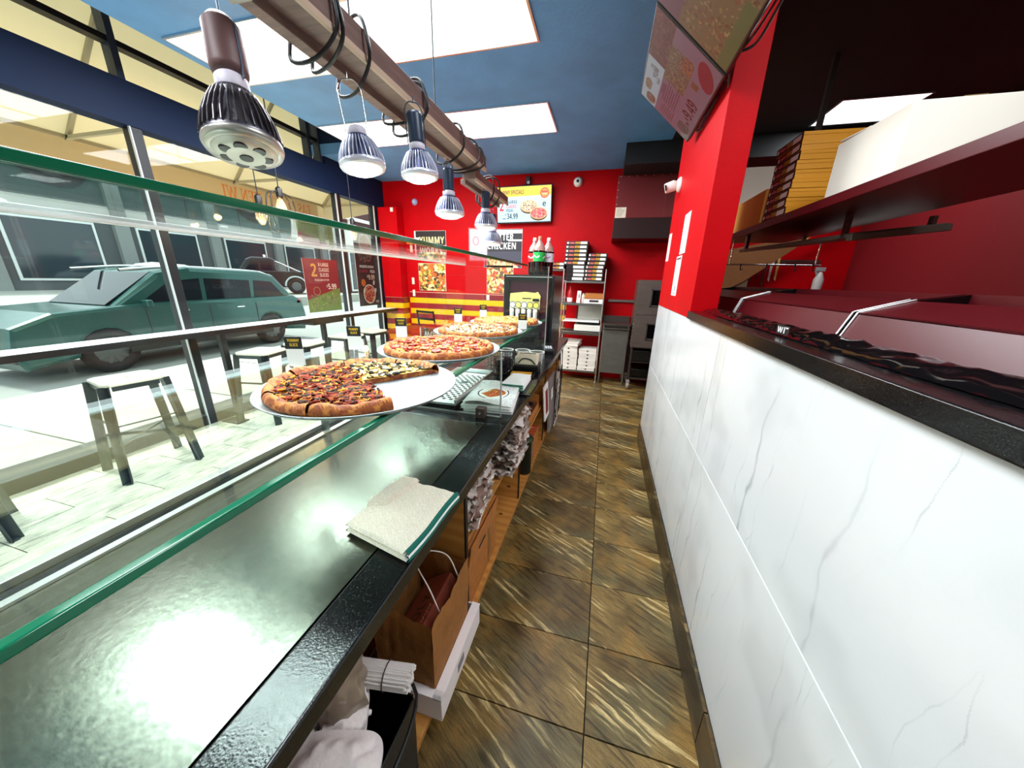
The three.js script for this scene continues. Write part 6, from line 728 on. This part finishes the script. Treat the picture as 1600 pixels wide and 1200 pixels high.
{
  // SUV at the kerb, tail towards the far end
  car('parked_suv', 'grey green parked SUV at the kerb outside the window', 'car', [-8.6, -0.16, -4.85], -PI / 2, { L: 4.7, W: 1.88, wheelR: 0.36, col: 0x2a5450, roof: [{ name: 'roof_rail', geo: (h) => [-1, 1].map((s) => tube([[-1.7, 1.6, s * (h - 0.3)], [-1.4, 1.66, s * (h - 0.3)], [0, 1.7, s * (h - 0.3)], [0.9, 1.62, s * (h - 0.3)]], 0.025, 20, 8)), mat: alu }],
    body: { low: [[-2.3, 0.3], [-2.36, 0.6], [-2.3, 0.95], [-2.1, 1.06], [0.9, 1.02], [1.9, 0.94], [2.28, 0.78], [2.34, 0.5], [2.26, 0.28]], nose: 2.32, cabin: [[-2.16, 1.02], [-1.7, 1.5], [-1.4, 1.58], [0.0, 1.62], [0.5, 1.52], [1.2, 1.0]], ax: [-1.42, 1.4], windows: [[[-1.92, 1.1], [-1.62, 1.44], [-1.2, 1.47], [-1.15, 1.08]], [[-1.08, 1.07], [-1.1, 1.47], [-0.2, 1.5], [-0.18, 1.05]], [[-0.1, 1.05], [-0.12, 1.5], [0.38, 1.44], [0.92, 1.04]]], ws: [[0.56, 1.58], [1.24, 1.06]], rw: [[-2.22, 1.06], [-1.78, 1.56]], tail: [-2.28, 0.95], head: [2.22, 0.72], mir: [0.85, 1.08], handles: [[-0.75, 0.92], [0.3, 0.92]], seams: [-1.1, -0.15, 0.85] } });
  // dark pickup across the road
  car('pickup_truck', 'dark pickup truck with roof lights across the road', 'pickup truck', [-20.2, 0.3, -16.6], -2.3, { L: 5.2, W: 1.9, wheelR: 0.46, col: 0x22282c, roof: [{ name: 'roof_light', geo: () => [-0.35, 0.1].map((z) => cyl(0.11, 0.11, 0.1, -0.15, 2.12, z, 20, 0, 0, PI / 2)), mat: std(0xf4f0dc, 0.3) }, { name: 'roll_bar', geo: (h) => [-1, 1].map((s) => tube([[-0.6, 1.3, s * (h - 0.15)], [-0.5, 1.9, s * (h - 0.25)], [-1.9, 1.28, s * (h - 0.15)]], 0.035, 20, 8)), mat: chrome }, { name: 'wheel_arch_trim', geo: (h) => [-1.55, 1.5].flatMap((x) => [-1, 1].map((s) => tube(Array.from({ length: 9 }, (_, i) => { const a = PI - (i / 8) * PI; return [x + Math.cos(a) * 0.56, 0.46 + Math.sin(a) * 0.56, s * (h + 0.01)]; }), 0.05, 24, 6))), mat: std(0xa8b4b4, 0.4) }],
    body: { low: [[-2.6, 0.55], [-2.62, 1.25], [-0.6, 1.28], [0.9, 1.26], [2.3, 1.16], [2.5, 1.0], [2.5, 0.55]], nose: 2.5, cabin: [[-0.62, 1.24], [-0.55, 1.9], [-0.4, 1.98], [0.45, 1.98], [0.7, 1.86], [1.15, 1.24]], ax: [-1.55, 1.5], windows: [[[-0.45, 1.32], [-0.42, 1.84], [0.1, 1.86], [0.1, 1.32]], [[0.18, 1.32], [0.18, 1.86], [0.52, 1.82], [0.86, 1.32]]], ws: [[0.72, 1.9], [1.2, 1.28]], rw: [[-0.72, 1.3], [-0.66, 1.88]], tail: [-2.58, 1.05], head: [2.44, 0.98], mir: [0.85, 1.4], handles: [[-0.2, 1.12], [0.0, 1.12]] } });
  car('white_car', 'white parked car across the road, left of the pickup', 'car', [-27.5, 0.28, -15.2], -2.2, { L: 4.5, W: 1.85, wheelR: 0.33, col: 0xe8eeec, roof: [{ name: 'aerial', geo: () => [rod([-1.5, 1.6, 0], [-1.75, 1.9, 0], 0.012)], mat: black }],
    body: { low: [[-2.2, 0.3], [-2.25, 0.9], [-2.0, 1.0], [0.9, 0.98], [1.9, 0.88], [2.2, 0.7], [2.22, 0.3]], nose: 2.2, cabin: [[-2.0, 0.96], [-1.6, 1.5], [-0.2, 1.6], [0.5, 1.48], [1.15, 0.94]], ax: [-1.35, 1.35], windows: [[[-1.7, 1.04], [-1.4, 1.42], [-0.6, 1.46], [-0.6, 1.02]], [[-0.5, 1.02], [-0.5, 1.46], [0.36, 1.42], [0.9, 1.0]]], ws: [[0.56, 1.54], [1.2, 1.0]], rw: [[-2.06, 1.0], [-1.66, 1.54]], tail: [-2.16, 0.85], head: [2.1, 0.72], mir: [0.8, 1.04], handles: [[-0.8, 0.86], [0.2, 0.86]] } });
}
function building(label, x0, x1, h, z0, z1, wallC, trims, wins, extra) {
  const t = thing('building', label, 'building', [(x0 + x1) / 2, 0.2, (z0 + z1) / 2]), b = (m, a, q, y0, y1) => m;
  const dx = (x1 - x0) / 2, dz = (z1 - z0) / 2;
  obj('wall', [bb(-dx, dx, 0, h, -dz, dz)], wallC, t); for (const [y0, y1, c, o] of trims) obj('cornice', [bb(dx, dx + (o ?? 0.15), y0, y1, -dz, dz)], c, t);
  for (const [za, zb, ya, yb, c] of wins) { const f = obj('window', [bb(dx, dx + 0.06, ya, yb, za, zb)], std(0xcfd4d2, 0.5), t); obj('pane', [bb(dx + 0.05, dx + 0.075, ya + 0.12, yb - 0.12, za + 0.12, zb - 0.12)], phys(c ?? 0x2c3a40, 0.1), f); }
  if (extra) extra(t, dx, dz); return t;
}
{
  const grey = std(0x4c5254, 0.8), pale = std(0xdfe0d8, 0.7), brown = std(0x3a2422, 0.8), cream = std(0xd8d4c6, 0.8);
  building('dark grey low building across the road behind the pickup', -40, -30, 6.5, -38, 4, grey, [[4.4, 4.9, pale], [6.2, 6.7, std(0x3a3e40, 0.7), 0.3]], Array.from({ length: 7 }, (_, i) => [-19 + i * 5.4, -15.5 + i * 5.4, 0.6, 3.9]), (t, dx, dz) => { for (let i = 0; i < 8; i++) obj('pier', [bb(dx, dx + 0.3, 0, 6.2, -20.5 + i * 5.4, -19.8 + i * 5.4)], std(0x7c8280, 0.8), t); });
  building('reddish brown building with white window trims further along the road', -18.7, -17.5, 9, -40, -20.5, brown, [[3.1, 3.5, cream], [4.9, 5.1, pale], [8.6, 9.1, cream, 0.4]], [[-9, -4, 0.2, 2.9], [-2, 3, 0.2, 2.9], [5, 9.5, 0.2, 2.9]], (t, dx, dz) => { for (let i = 0; i < 6; i++) obj('post', [bb(dx, dx + 0.14, 3.4, 8.6, -9.5 + i * 3.7, -9.3 + i * 3.7)], pale, t); obj('signboard', [bb(dx + 0.02, dx + 0.3, 3.2, 4.4, 2.4, 9.6)], cream, t); obj('gable', [bb(-dx, dx, 0.0, 8.0, dz, dz + 0.02)], brown, t); obj('bracket', [bar([dx, 5.1, 5], [dx + 1.2, 6.6, 5], 0.12, 0.12)], pale, t); });
  building('pale two storey building far along the road', -50, -41, 8, -30, 20, cream, [[3.6, 3.9, pale], [7.6, 8.1, pale, 0.3]], Array.from({ length: 6 }, (_, i) => [-22 + i * 7, -18 + i * 7, 4.6, 6.8]));
}
renderer.render(scene, camera);
